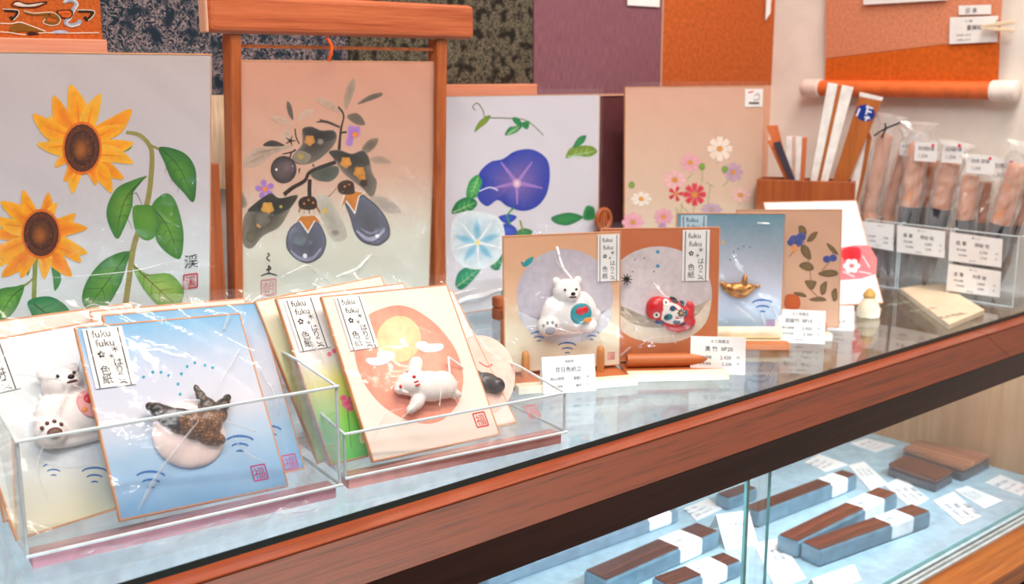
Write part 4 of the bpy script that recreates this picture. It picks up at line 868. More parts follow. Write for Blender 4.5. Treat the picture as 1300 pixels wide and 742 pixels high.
# -- brown flower card
BR = gradpaper('brown_card_paper', [(0, (222, 180, 150)), (1, (206, 162, 134))], SHT)
c = card('mini_art_card', 'brown mini card painted with small blue flowers and olive leaves', (1.0415, .7315, .0105), -39.4, 6, 0, SWD, SHT, BR, 131, grp=MINI)
pn = P(c); q_ = K(.2830, 860, 250)
for pts in (((545, 130), (570, 135), (580, 165), (560, 180), (545, 160)), ((580, 200), (600, 165), (630, 158), (610, 195)), ((668, 208), (700, 225), (722, 260), (690, 245)), ((545, 310), (570, 292), (600, 300), (612, 325), (580, 332)), ((630, 345), (670, 328), (712, 332), (718, 352), (670, 360)), ((570, 380), (600, 375), (625, 385), (600, 420)), ((560, 215), (590, 230), (600, 280), (570, 270), (552, 240)), ((640, 400), (670, 380), (665, 430), (645, 440)), ((520, 430), (560, 430), (580, 450), (540, 445)), ((590, 460), (640, 448), (670, 465), (620, 470)), ((690, 430), (712, 410), (718, 455), (700, 470))): pn.blob(q_(*pts), (128, 104, 62), (108, 84, 60), 3)
for s_ in (((560, 180), (590, 300), (600, 380)), ((650, 330), (690, 280), (700, 240)), ((600, 420), (640, 460)), ((560, 200), (500, 270))): pn.stroke(q_(*s_), .9, (130, 100, 70))
for x, y, r in ((525, 195, 26), (555, 180, 22), (510, 205, 18), (670, 280, 18), (698, 275, 18), (540, 205, 22)): pn.oval(*q_((x, y))[0], r*.283, r*.25, (62, 74, 140), (80, 92, 160))
pn.oval(*q_((525, 230))[0], 4, 5, (226, 150, 90)); pn.blob(q_((484, 445), (520, 438), (548, 455), (545, 500), (484, 500)), (206, 100, 40), (196, 90, 36), 3)
pn.build('flower_painting', c.root); sleeve(c, seed=12)
pickstand('card_stand', 'small wooden stand under the brown flower card', c, -.024, .045, style=1, fwd=.03)
# -- leaning white card with the red apple
PC = plain('white_card', (236, 232, 236), .8, .2, .02)
c = Sheet((1.2135, .778, .0055), -23.8, 31.4, -.8, 'mini_art_card'); c.pxw = 117; tag(c.root, 'white card with a pink band and a red patch leaning on a wire prop', 'art card', MINI); board(c, .140, .148, PC)
pn = P(c)
pn.blob([(1000, 318), (1060, 316), (1104, 312), (1112, 348), (1066, 356), (1000, 360)], (226, 110, 124), (232, 134, 142), 2)
pn.blob([(1066, 322), (1076, 314), (1092, 316), (1090, 334), (1078, 336)], (206, 40, 52), (214, 60, 70), 3)
for i in range(6): pn.oval(1081+7*math.cos(i*1.05), 338+6*math.sin(i*1.05), 4, 3.6, (244, 236, 240), (240, 226, 230), n=10)
pn.oval(1081, 338, 2.6, 2.4, (200, 120, 130)); pn.blob([(1020, 263), (1040, 258), (1064, 262), (1050, 266)], (206, 222, 236), (226, 232, 240), 3)
for s_ in (((1070, 345), (1085, 352)), ((1095, 325), (1104, 340)), ((1090, 345), (1106, 348))): pn.stroke(s_, 2, (246, 206, 210))
pn.build('apple_painting', c.root)
MB().tube([(-.03, .0045, .10), (-.03, .058, .0325)], .0012, STANDW, 6).tube([(.03, .0045, .10), (.03, .058, .0325)], .0012, STANDW, 6).tube([(-.03, .058, .0325), (.03, .058, .0325)], .0012, STANDW, 6).build('prop', c.root)
# -- cream ornament
q = onz(1102, 402); e = empty('cream_ornament', q); tag(e, 'tiny cream coloured bell ornament with a gilt top beside the white leaning card', 'ornament')
GILT = plain('gilt', (206, 160, 84), .35)
prof_ = [(.0005, .0148), (.010, .0150), (.018, .0115), (.024, .0075)]
MB().tube([(0, 0, z) for z, r in prof_], [r for z, r in prof_], plain('cream_glaze', (238, 228, 200), .3), 8).build('skirt', e)
MB().tube([(0, 0, .0243), (0, 0, .028), (0, 0, .032), (0, 0, .036)], [.007, .0085, .006, .002], GILT, 8).build('top', e)

# ---- price cards
price('price_card', 'price card reading 880 in front of the polar bear card', [(688, 454), (756, 450), (757, 497), (690, 502)], [('— 色紙掛 —', .36, .82, .085), ('豆日色紙立', .24, .58, .15), ('税込価格', .14, .36, .10), ('880', .58, .34, .14), ('円', .82, .36, .09), ('本体価格', .16, .16, .08), ('800', .62, .15, .11), ('円', .82, .16, .07)])
price('price_card', 'price card reading 2,420 with No. 20 in front of the red fish card', [(880, 427), (949, 429), (946, 477), (876, 475)], [('ミニ色紙立', .36, .84, .10), ('黒 竹  №20', .26, .62, .15), ('税込価格', .14, .42, .09), ('2,420', .54, .40, .13), ('円', .84, .42, .08), ('本体価格', .16, .25, .08), ('2,200', .57, .23, .12), ('円', .84, .25, .07), ('株式会社', .42, .08, .06)])
price('price_card', 'price card reading 2,420 with No. 15 in front of the blue golden whale card', [(990, 392), (1052, 396), (1047, 438), (983, 435)], [('ミニ色紙立', .33, .84, .10), ('図面竹  №15', .2, .62, .14), ('税込価格', .14, .42, .09), ('2,420', .54, .40, .13), ('円', .84, .42, .08), ('本体価格', .16, .25, .08), ('2,200', .57, .23, .12), ('円', .84, .25, .07), ('株式会社', .42, .08, .06)])
price('price_card', 'price card half hidden behind another, in front of the brown flower card', [(1030, 387), (1088, 389), (1084, 421), (1030, 420)], [('豆色紙立', .34, .8, .12), ('桜 №8', .40, .56, .15), ('1,980 円', .5, .30, .14), ('1,800 円', .52, .10, .10)])

# ------------------------------------------------------------------ acrylic trays and the cards in them
PINKL = plain('pink_liner', (190, 136, 146), .5, .3)
def tray(name, label, cx, cy, yaw, wd, dp, hf, hb, z0, liner):
    M = Matrix.Translation((cx, cy, z0))@Matrix.Rotation(R(yaw), 4, 'Z'); e = empty(name, M=M); tag(e, label, 'tray', 'acrylic card trays')
    t = .0025
    def pan(name, mb, edges):
        o = mb.build(name, e); m = MB()
        for a, b in edges: m.tube([a, b], .0012, ACEDGE, 6)
        m.build('polished_edge', o)
    pan('front_panel', MB().box(-wd/2, wd/2, 0, t, 0, hf, ACRYL), (((-wd/2, .001, hf), (wd/2, .001, hf)), ((-wd/2, 0, .0005), (wd/2, 0, .0005))))
    pan('floor_panel', MB().box(-wd/2+t, wd/2-t, t+.0002, dp, 0, t, ACRYL), ())
    pan('back_panel', MB().box(-wd/2, wd/2, dp+.0002, dp+t, 0, hb, ACRYL), (((-wd/2, dp, hb), (wd/2, dp, hb)),))
    for s_ in (-1, 1):
        x = -wd/2 if s_ < 0 else wd/2-t
        pan('side_panel', MB().prism([(x, t+.0002, 0), (x, dp, 0), (x, dp, hb), (x, dp*.55, hb), (x, t+.0002, hf)], ACRYL, (t, 0, 0)), (((x+t/2, t, .001), (x+t/2, t, hf)), ((x+t/2, t, hf), (x+t/2, dp*.55, hb)), ((x+t/2, dp*.55, hb), (x+t/2, dp, hb)), ((x+t/2, t, .001), (x+t/2, dp, .001))))
    for ya in (.003, dp-.020): MB().box(-wd/2+.004, wd/2-.004, ya, ya+.014, -z0+.0005, -.0008, liner).build('riser_strip', e)
    return e
tray('acrylic_tray', 'clear acrylic tray at the left end holding the blue whale and pale bear cards', .276, .650, -6, .212, .125, .074, .078, .010, PINKL)
tray('acrylic_tray', 'clear acrylic tray beside the left one holding the white rabbit card', .487, .634, -8, .198, .125, .034, .040, .010, plain('pink_liner_red', (214, 150, 142), .5, .3))
TR = 'mini art cards leaning in the acrylic trays'
def tcard(label, pos, yaw, lean, roll, mat, pxw, name='mini_art_card', rnd=None): return card(name, label, pos, yaw, lean, roll, SWD, SHT, mat, pxw, grp=TR)
# back fillers of the left tray first
WHP = gradpaper('whale_paper', [(0, (126, 180, 226)), (.28, (168, 202, 232)), (.5, (212, 214, 226)), (.72, (200, 208, 226)), (1, (128, 184, 222))], SHT, 90)
PALE = gradpaper('pale_bear_paper', [(0, (226, 222, 190)), (.3, (222, 228, 226)), (1, (222, 224, 230))], SHT, 60)
PNK = gradpaper('pink_tray_paper', [(0, (232, 214, 204)), (.6, (230, 150, 130)), (1, (240, 226, 214))], SHT)
c = tcard('pale card standing behind the pale bear card, only its top edge showing', (.236, .722, .0135), 2, 30, -.5, PNK, 180); sleeve(c, seed=21)
c = tcard('pink card deep behind the blue whale cards, its right edge showing', (.317, .709, .0135), 3, 33, -4, PNK, 180); sleeve(c, seed=22)
c = tcard('second blue whale card behind the front one, only its right edge showing', (.318, .6885, .0135), 3, 33, -4.2, WHP, 185)
pn = P(c); waves(pn, 341, 545, 17); o = pn.build('wave_painting', c.root); o['kind'] = 'stuff'; pn = P(c); stamp(pn, 368, 587, 17, (206, 90, 150)); o = pn.build('seal', c.root); o['kind'] = 'stuff'; sleeve(c, seed=23, creases=((((330, 470), (345, 500), (352, 530)), 3),))
# pale bear
c = tcard('pale card with a white bear ornament at the left end of its tray', (.2345, .6950, .0135), 4, 36, 1.5, PALE, 170)
pn = P(c); waves(pn, 68, 592, 14); waves(pn, 120, 598, 17); pn.blob([(2, 486), (12, 478), (14, 486), (5, 494)], (70, 160, 190), (70, 160, 190), 3); pn.oval(88, 555, 62, 40, (214, 222, 228), (220, 226, 230)); pn.build('wave_painting', c.root)
x, z = c.uv(92, 524); bear(c, x, z, kpx(c)*42, 'red')
strip(c, -.0555, -.028, .098, .1335, 0)
sleeve(c, ((x, z, .035, .02),), creases=((((10, 480), (60, 494), (100, 514)), 3), (((60, 640), (45, 590), (90, 480), (112, 430)), 2.2), (((80, 490), (70, 520), (52, 560)), 2)), seed=24)
# blue whale
c = tcard('blue card with a dark whale ornament in a white bowl, front of its tray', (.2915, .6655, .0135), 3.5, 34, -4.5, WHP, 190)
pn = P(c); Q = K(.4044, 100, 380)
for p_ in ((203, 245), (232, 230), (258, 230), (282, 240), (322, 235), (340, 212), (364, 200), (396, 208), (311, 267), (318, 299), (328, 330), (420, 215)): pn.oval(*Q(p_)[0], 2.0, 2.0, (40, 160, 190), n=8)
waves(pn, *Q((226, 552))[0], 19); waves(pn, *Q((506, 440))[0], 18); stamp(pn, *Q((567, 545))[0], 18, (180, 60, 130)); pn.oval(*Q((346, 432))[0], 45, 41, (196, 204, 220), (180, 196, 222), n=30)  # bluish oval under the bowl is its painted shadow
pn.build('wave_painting', c.root); strip(c, -.0575, -.0300, .0905, .1345, 0)
k = kpx(c)*.4044; fx, fz = c.uv(*Q((340, 400))[0])
Bq = lambda x, d, z, rx, rd, rz, t=0: ((fx+x*k, -d*k, fz+z*k), (rx*k, rd*k, rz*k), t)
fuse('bowl', c.root, [Bq(-2, 6, -24, 104, 26, 96), Bq(-2, 4, -24, 106, 10, 98)], plain('pink_white_plaster', (238, 218, 214), .5), vox=.0014)
def wcol(co):
    x, z = (co.x-fx)/k, (co.z-fz)/k
    s_ = math.sin(x*.37)*math.sin(z*.41)+.6*math.sin(x*.9+z*.7)
    if z < 16-.1*abs(x) and -44 < x < 92: return (138, 84, 38) if s_ > .35 else ((196, 144, 84) if s_ < -.9 else (76, 42, 24))
    return (26, 21, 25) if s_ < .95 else (150, 110, 80)
fuse('whale_body', c.root, [Bq(-100, 30, 62, 13, 10, 12), Bq(-82, 33, 48, 26, 18, 20, 34), Bq(-60, 35, 28, 32, 24, 28, 34), Bq(-32, 37, 8, 38, 28, 36, 20), Bq(4, 38, -8, 44, 30, 42), Bq(42, 37, -8, 42, 30, 42), Bq(74, 33, 12, 34, 24, 32, -30), Bq(100, 30, 34, 26, 17, 20, -36), Bq(120, 27, 54, 16, 11, 12, -36), Bq(56, 31, 38, 26, 18, 28, -10), Bq(47, 29, 68, 15, 12, 24, -10), Bq(41, 27, 94, 9, 9, 14, -6), Bq(34, 36, -46, 36, 18, 24, 24), Bq(62, 32, -58, 22, 14, 18, 30)], GLAZE, vox=.0011, base=wcol)
sleeve(c, ((fx, fz, .035, .017),), creases=((((112, 424), (128, 452), (160, 485)), 3), (((172, 652), (200, 600), (238, 548)), 4.5), (((270, 500), (300, 450), (302, 448)), 2), (((288, 402), (284, 420)), 4), (((285, 562), (310, 582), (335, 592)), 3), (((220, 523), (240, 523)), 5), (((275, 545), (320, 552)), 2)), seed=25)

# right tray
GRN = gradpaper('green_card_paper', [(0, (96, 206, 104)), (.25, (150, 216, 96)), (.45, (230, 224, 120)), (.6, (238, 232, 226)), (1, (240, 236, 236))], SHT, 40)
YEL = gradpaper('yellow_card_paper', [(0, (188, 206, 110)), (.5, (226, 222, 160)), (1, (240, 232, 214))], SHT)
c = tcard('cream and yellow card at the very back of the rabbit tray, its left edge showing', (.4515, .692, .0135), 2, 33, 2.5, YEL, 150); sleeve(c, seed=31)
c = tcard('white card shading to green with pink blossoms behind the white rabbit card', (.4515, .672, .0135), 3, 33.5, -2.0, GRN, 152)
pn = P(c)
for x, y, r in ((441, 512, 8), (436, 506, 5), (447, 506, 5), (444, 519, 5)): pn.oval(x, y, r, r*.9, (236, 90, 130), (240, 140, 160), n=10)
pn.oval(460, 556, 4, 8, (250, 236, 190)); pn.stroke([(441, 520), (446, 570)], 1.4, (90, 170, 70))
for x, y in ((418, 450), (424, 446)): pn.oval(x, y, 3, 3, (240, 130, 150))
pn.build('blossom_painting', c.root); strip(c, -.0565, -.029, .0905, .1345, 0); sleeve(c, seed=32, creases=((((372, 420), (395, 440), (410, 462)), 4),))
PKC = gradpaper('pink_moon_paper', [(0, (240, 226, 216)), (1, (240, 228, 222))], SHT)
c = tcard('card with a pink moon and dark ornament peeping out right of the rabbit card', (.5085, .668, .0135), 1, 44, -3, PKC, 150)
pn = P(c); pn.oval(608, 478, 46, 52, (242, 196, 184), (240, 202, 190), n=30); pn.stroke([(608, 460), (618, 466), (625, 463)], 2, (216, 90, 90)); stamp(pn, 676, 523, 14, (232, 120, 120)); pn.build('moon_painting', c.root)
k = kpx(c); fx, fz = c.uv(610, 488)
fuse('dark_ornament', c.root, [((fx+6*k, -6*k, fz-2*k), (14*k, 8*k, 11*k), 30), ((fx+14*k, -7*k, fz-8*k), (9*k, 8*k, 9*k)), ((fx-6*k, -6*k, fz+8*k), (8*k, 6*k, 6*k))], plain('dark_glaze', (52, 50, 58), .3), vox=.001)
sleeve(c, ((fx, fz, .03, .01),), seed=33, creases=((((585, 412), (610, 440), (634, 466)), 2),))
RBP = gradpaper('rabbit_paper', [(0, (240, 226, 214)), (1, (236, 224, 214))], SHT)
c = tcard('card with a white rabbit ornament leaping before a pale moon, front of its tray', (.4775, .652, .0138), 1.5, 34.5, -3.2, RBP, 156)
pn = P(c); Q = K(.364, 400, 350)
pn.blob(Q((135, 250), (150, 185), (190, 135), (270, 106), (330, 112), (385, 142), (440, 190), (490, 260), (515, 340), (512, 400), (495, 450), (450, 500), (390, 517), (310, 500), (225, 445), (160, 355)), (240, 172, 150), (234, 152, 130), 5, rings=4)
pn.oval(*Q((292, 222))[0], 28, 29.5, (246, 218, 172), (244, 208, 158), n=30, rot=20)
for pts in (((178, 300), (182, 288), (215, 286), (218, 270), (245, 264), (275, 268), (278, 285), (262, 298), (240, 310), (200, 314)), ((352, 250), (356, 232), (385, 230), (395, 238), (440, 238), (448, 252), (430, 264), (385, 268))): pn.blob(Q(*pts), (238, 236, 244), (226, 226, 240), 3)
stamp(pn, *Q((577, 503))[0], 15, (214, 50, 40)); pn.build('moon_painting', c.root); strip(c, -.0510, -.0255, .0885, .1345, 0)
k = kpx(c)*.364; fx, fz = c.uv(*Q((375, 400))[0])
Br = lambda x, d, z, rx, rd, rz, t=0: ((fx+x*k, -d*k, fz+z*k), (rx*k, rd*k, rz*k), t)
fuse('rabbit_body', c.root, [Br(12, 28, -2, 68, 36, 44, 2), Br(54, 26, -2, 44, 32, 42, 14), Br(-58, 30, 14, 42, 32, 32, 12), Br(-88, 28, 8, 20, 18, 18), Br(-26, 30, 62, 16, 13, 36, 32), Br(-12, 28, 66, 18, 12, 30, 38), Br(-24, 28, 42, 20, 13, 20, 30), Br(-48, 26, -38, 32, 20, 20, -36), Br(-72, 24, -54, 20, 15, 13, -20), Br(84, 22, -34, 24, 18, 14, 24), Br(96, 22, -4, 12, 12, 12)], PLASTER, vox=.0012)
mb = MB(); mb.ell((fx-97*k, -44*k, fz+8*k), (4*k, 4*k, 5*k), REDP, 10, 8); mb.build('nose', c.root)
mb = MB(); mb.ell((fx-56*k, -61*k, fz+24*k), (6*k, 4*k, 5*k), REDP, 10, 6); mb.tube([(fx-62*k, -61*k, fz+8*k), (fx-48*k, -62*k, fz+10*k)], 2*k, REDP, 6); mb.tube([(fx-60*k, -60*k, fz-1*k), (fx-46*k, -61*k, fz)], 2*k, REDP, 6); mb.build('eye_and_whiskers', c.root)
mb = MB(); q = [c.uv(*p) for p in Q((440, 375), (452, 295), (512, 325))]
for (x0, z0), (x1, z1), d0, d1 in ((q[0], q[1], .014, .006), (q[1], q[2], .006, .002)): mb.tube([(x0, -d0, z0), (x1, -d1, z1)], .0009, RIB, 8)
mb.build('cord', c.root)
sleeve(c, ((fx, fz, .033, .017),), creases=((((545, 505), (545, 525)), 1.5), (((560, 508), (572, 520)), 1.5), (((520, 520), (505, 535)), 1.5), (((470, 560), (485, 530), (505, 525)), 1.6)), seed=34)

# crumpled loose film on the glass in front of the left tray
q = onz(250, 676); e = empty('loose_film', (q.x, q.y, .0004)); tag(e, 'crumpled loose clear film on the glass in front of the left tray', 'film')
rnd = random.Random(5); vs = []; n, m = 22, 7
for j in range(m+1):
    for i in range(n+1):
        u, v = i/n-.5, j/m-.5; vs.append((u*.155+rnd.uniform(-.002, .002), v*.028-u*.03+rnd.uniform(-.0015, .0015), max(.0006, .0035+rnd.uniform(-.0026, .0032))))
MB().add(vs, [(j*(n+1)+i, j*(n+1)+i+1, (j+1)*(n+1)+i+1, (j+1)*(n+1)+i) for j in range(m) for i in range(n)], film('crumpled_film', .1, .06, 1.42, 0, 0, 1.4)).build('sheet', e)
# ------------------------------------------------------------------ pen box with folded fans
CS = Sheet((1.351, .930, .0003), -60, 0, 0, 'wooden_box'); tag(CS.root, 'reddish wooden box holding folded fans in front of the white wall', 'box')
bw, bh, bd = .140, ony(1030, 229, .930).z, .050
BOXW = wood('box_wood', (176, 92, 44), (134, 58, 24), 2, .35, .8)
t = .005
MB().box(-bw/2, bw/2, 0, t, 0, bh, BOXW).build('front_board', CS.root, .0008); MB().box(-bw/2, bw/2, bd-t, bd, 0, bh, BOXW).build('back_board', CS.root, .0008)
for s_ in (-1, 1): MB().box(*(sorted((s_*bw/2, s_*(bw/2-t)))), t+.0002, bd-t-.0002, 0, bh, BOXW).build('side_board', CS.root, .0008)
MB().box(-bw/2+t+.0002, bw/2-t-.0002, t+.0002, bd-t-.0002, 0, .005, BOXW).build('bottom_board', CS.root)
FANW = plain('fan_paper', (238, 232, 226), .6, .3); FANB = wood('fan_brown', (186, 106, 48), (150, 76, 30), 2, .35); FANO = wood('fan_orange', (220, 122, 70), (190, 92, 48), 2, .4); FAND = plain('fan_dark', (62, 56, 70), .5); PNKF = plain('fan_pink', (226, 178, 160), .6)
def fan(label, slats, depth, extra=None):
    """a folded fan: flat slats side by side, running down into the box"""
    base = CS.uv(*slats[0][0][2]); e = empty('folded_fan', M=CS.M@Matrix.Translation((base[0], depth, bh))); tag(e, label, 'fan', 'folded fans in the wooden box')
    for pts, m, nm in slats:
        q = [CS.uv(*p) for p in pts]; a, b, c2, d2 = q
        # carry the sides on down into the box
        k = (bh*.35-c2[1])/(b[1]-c2[1]); c3 = (max(-bw/2+.008, min(bw/2-.008, c2[0]+(b[0]-c2[0])*k*.8)), bh*.35); d3 = (max(-bw/2+.007, min(bw/2-.009, d2[0]+(a[0]-d2[0])*k*.8)), bh*.35)
        loop = [a, b, c2, c3, d3, d2]
        MB().prism([(x-base[0], 0, z-bh) for x, z in loop], m, (0, .006, 0)).build(nm, e, .0005)
    return e, base
fan('folded fan with two broad white sticks and a brown one, tallest in the box', [([(1050, 105), (1063, 107), (1037, 229), (1028, 229)], FANW, 'guard_stick'), ([(1063.3, 108), (1068, 109), (1041, 229), (1037.3, 229)], FANB, 'rib'), ([(1068.3, 108), (1083, 111), (1051, 229), (1041.3, 229)], FANW, 'guard_stick')], .014)
e, b_ = fan('broad brown folded fan with a round blue seal near its top', [([(1090, 123), (1119, 129), (1078, 229), (1057, 229)], FANB, 'guard_stick'), ([(1091, 117), (1121, 124), (1119.3, 128.6), (1090.2, 122.7)], FANW, 'white_end')][:1], .014)
pn = Painter(lambda x, y: (CS.uv(x, y)[0]-b_[0], CS.uv(x, y)[1]-bh), .0005)
pn.oval(1098, 144, 12.5, 10.5, (28, 50, 132), (30, 54, 140), 15)
for s_ in (((1099, 136), (1108, 138)), ((1099, 141), (1106, 143)), ((1102, 134), (1099, 146)), ((1097, 149), (1104, 151)), ((1098, 154), (1102, 148)), ((1091, 138), (1087, 148))): pn.stroke(s_, 2.2, (226, 228, 240))
pn.build('blue_seal', e)
q = [CS.uv(*p) for p in ((1091, 117), (1121, 124), (1119.4, 128.4), (1090.3, 122.4))]; MB().prism([(x-b_[0], 0, z-bh) for x, z in q], FANW, (0, .006, 0)).build('white_end', e)
fan('folded fan half hidden behind the broad brown one, white with a brown edge', [([(1096, 172), (1101, 167), (1091, 229), (1080, 229)], FANW, 'guard_stick'), ([(1101.5, 166), (1106, 176), (1096, 229), (1091.5, 229)], FANB, 'guard_stick')], .027)
fan('orange folded fan leaning left at the left end of the box', [([(970, 161), (984, 160), (1001, 229), (993, 229)], FANO, 'guard_stick')], .030)
fan('slim dark folded fan leaning left in front of the orange one', [([(980, 182), (989, 180), (1008, 229), (1000, 229)], FAND, 'guard_stick')], .014)
fan('orange slim folded fan leaning left with a black edge', [([(972, 180), (977, 179), (999, 229), (994, 229)], FANO, 'guard_stick'), ([(970, 163), (972.5, 162), (977, 178), (974, 179)], FAND, 'black_rib')][:1], .0205)
fan('short white folded fan standing upright with a pink rib and brown edge', [([(995, 175), (1003, 175), (1002.5, 229), (995, 229)][:4], FANW, 'guard_stick'), ([(1003.3, 175), (1007, 175), (1006, 229), (1002.8, 229)], PNKF, 'rib'), ([(1007.3, 175), (1016, 176), (1013, 229), (1006.3, 229)], FANW, 'guard_stick'), ([(1016.3, 176), (1022, 176), (1019, 229), (1013.3, 229)], FANO, 'guard_stick')], .033)

# ------------------------------------------------------------------ brushes in clear boxes against the right wall
XF = 1.392
HANDLE = wood('handle_wood', (232, 172, 138), (206, 134, 98), 2, .25, .7); HANDD = wood('handle_wood_dark', (206, 124, 70), (160, 86, 44), 2, .25, .7); FERR = plain('ferrule_dark', (44, 46, 60), .25, .6); FERG = plain('ferrule_brown', (72, 48, 30), .3, .6); HAIR = plain('bristle', (96, 66, 56), .7, .2, .12, 300)
boxes = []
for i, (pa, pb, lab) in enumerate(((1092, 1136, 'left one of three clear boxes of brushes by the right wall'), (1137.5, 1202, 'middle one of three clear boxes of brushes by the right wall'), (1203.5, 1287, 'right and widest of three clear boxes of brushes by the right wall'))):
    ya = onx(pa, 380, XF).y; yb = onx(pb, 380, XF).y; cy = (ya+yb)/2; hw = (ya-yb)/2; zt = onx(1204, 291, XF).z; dp = .092
    e = empty('brush_box', (XF, cy, .0003)); tag(e, lab, 'box', 'clear boxes of brushes')
    th = .002
    fr = MB().box(0, th, -hw, hw, 0, zt, ACRYL).build('front_panel', e); MB().tube([(0.001, -hw, zt), (0.001, hw, zt)], .0008, ACEDGE, 6).tube([(0, -hw+.0008, 0.001), (0, -hw+.0008, zt)], .0008, ACEDGE, 6).tube([(0, hw-.0008, 0.001), (0, hw-.0008, zt)], .0008, ACEDGE, 6).tube([(0, -hw, .001), (0, hw, .001)], .0008, ACEDGE, 6).build('polished_edge', fr)
    MB().box(dp, dp+th, -hw, hw, 0, zt, ACRYL).build('back_panel', e)
    for s_ in (-1, 1):
        so = MB().box(th+.0002, dp-.0002, *(sorted((s_*hw, s_*(hw-th)))), 0, zt, ACRYL).build('side_panel', e); MB().tube([(th, s_*hw, zt), (dp, s_*hw, zt)], .0008, ACEDGE, 6).build('polished_edge', so)
    MB().box(th+.0002, dp-.0002, -hw+th+.0002, hw-th-.0002, 0, th, ACRYL).build('floor_panel', e)
    boxes.append((cy, hw, zt))
def boxcard(label, pts, lines):
    c = [onx(*p, XF-.0012) for p in pts]; e = empty('price_card', c[3]); tag(e, label, 'price card', 'price cards on the brush boxes')
    q = [p-c[3] for p in c]; MB().prism(q, PAPER, (.0004, 0, 0)).build('paper', e)
    W = (q[1]-q[0]).length; H = q[0].length; pn = Painter(None, .0003)
    for tx, fx, fz, fs in lines: pn.text(tx, W*fx, H*fz, H*fs, (70, 66, 70), wmax=W*.42)
    o = pn.build('lettering', e); d = (q[2]).normalized(); o.rotation_euler = (0, 0, math.atan2(d.y, d.x))
ln = lambda a, b, c_: [('筆ペン立', .42, .86, .07), (a, .12, .60, .17), (b, .48, .60, .16), ('税込価格', .14, .40, .09), (c_, .58, .38, .13), ('円', .88, .40, .09), ('本体価格', .18, .22, .08), (c_, .60, .20, .11), ('円', .88, .22, .08), ('株式会社', .4, .07, .06)]
boxcard('price card on the left brush box, partly behind the white leaning card', [(1093, 281), (1135, 285), (1134, 319), (1095, 312)], ln('', '', '1,980'))
boxcard('price card on the middle brush box', [(1139, 286), (1200, 294), (1199, 328), (1138, 320)], ln('楽 筆', '蒔絵 桜', '3,300'))
boxcard('upper price card on the right brush box', [(1206, 295), (1273, 304), (1271, 340), (1204, 331)], ln('銘 筆', '蒔絵 松', '2,750'))
boxcard('lower price card on the right brush box', [(1204, 335), (1271, 345), (1269, 378), (1201, 369)], ln('金 筆', '本蒔 絵', '3,850'))
BRG = 'calligraphy brushes in the clear boxes'
def brush(label, pt, pf, rpx, X, kind, slip=None, hm=HANDLE):
    a, b = onx(*pt, X), onx(*pf, X); d = (b-a).normalized(); r = rpx*(b-EYE).length/FPX
    cy, hw, zt = min(boxes, key=lambda q: abs(q[0]-b.y) if abs(q[0]-b.y) > q[1] else -1)
    s_ = (.022-b.z)/d.z; tip = b+d*s_; lim = hw-.006-r*.5
    e = empty('calligraphy_brush', (tip.x, max(cy-lim, min(cy+lim, tip.y)), .004)); tag(e, label, 'brush', BRG)
    o = e.location; A = a-o; B_ = b-o; T = Vector((0, 0, .001)); dn = (T-B_).normalized(); ln_ = (T-B_).length
    MB().tube([A-d*-.001, A+d*.004, A+d*.02, B_], [r*.7, r*.95, r, r], hm, 16).build('handle', e)
    f_ = {'dark': FERR, 'brown': FERG, 'none': hm}[kind]
    MB().tube([B_+dn*.0003, B_+dn*.008, B_+dn*.024, B_+dn*.028], [r*1.04, r*1.06, r*1.02, r*.9], f_, 16).build('ferrule', e)
    MB().tube([B_+dn*.0285, B_+dn*(ln_*.55), B_+dn*(ln_*.8), T+Vector((0, 0, .001))], [r*.85, r*1.05, r*.75, r*.08], HAIR, 14).build('bristles', e)
    rnd = random.Random(int(pt[0])); mb = MB(); n = 14; m = 16; vs = []
    ax = [A-d*.026, A-d*.014, A-d*.004]+[A.lerp(B_, t/8) for t in range(1, 9)]+[B_.lerp(T, .3), B_.lerp(T, .6), B_.lerp(T, .9)]
    rr = [r*2.1, r*1.0, r*1.25]+[r*1.25]*8+[r*1.3, r*1.25, r*.8]
    for p, q in zip(ax, rr):
        u = Vector((1, 0, 0)); v = d.cross(u).normalized()
        for k in range(m):
            w_ = q*(1+rnd.uniform(-.2, .24)); an = 2*math.pi*k/m; vs.append(p+u*math.cos(an)*w_*.9+v*math.sin(an)*w_)
    mb.add(vs, [(i*m+k, i*m+(k+1) % m, (i+1)*m+(k+1) % m, (i+1)*m+k) for i in range(len(ax)-1) for k in range(m)], FILMB); mb.build('clear_sleeve', e)
    if slip:
        mb = MB(); c0 = onx(slip[0], slip[1], X-.018)-o; c1 = onx(slip[2], slip[3], X-.018)-o
        y0, y1 = sorted((c0.y, c1.y)); z0, z1 = sorted((c0.z, c1.z)); mb.box(c0.x, c0.x+.0005, y0, y1, z0, z1, PAPER); so = mb.build('label_slip', e)
        pn = Painter(None, .0002); w_ = y1-y0; h_ = z1-z0
        pn.text('価格', w_*.15, h_*.58, h_*.25, (120, 116, 120)); pn.text('御筆', w_*.5, h_*.58, h_*.25, (120, 116, 120)); pn.text('1,200', w_*.18, h_*.2, h_*.24, (110, 106, 110)); pn.oval(w_*.82, h_*.85, h_*.09, h_*.09, (226, 70, 90), n=10, raw=True)
        lo = pn.build('slip_print', so); lo.location = (c0.x, y1, z0); lo.rotation_euler = (0, 0, -math.pi/2)
    return e
FILMB = film('brush_film', .14, .17, 1.45, 0, .9, 1.8)
brush('wooden brush leaning right in the left box, black twist tie at its top', (1125, 170), (1103, 270), 9, 1.418, 'none')
brush('slim brush with a white slip, second in the left box', (1151, 188), (1127, 272), 7.5, 1.447, 'none', (1143, 180, 1158, 198))
brush('thick pale brush with dark ferrule at the left of the middle box', (1166, 180), (1155, 262), 11, 1.416, 'dark', (1162, 180, 1188, 206))
brush('darker brush standing behind the thick pale one in the middle box', (1186, 203), (1177, 262), 9, 1.446, 'brown', None, HANDD)
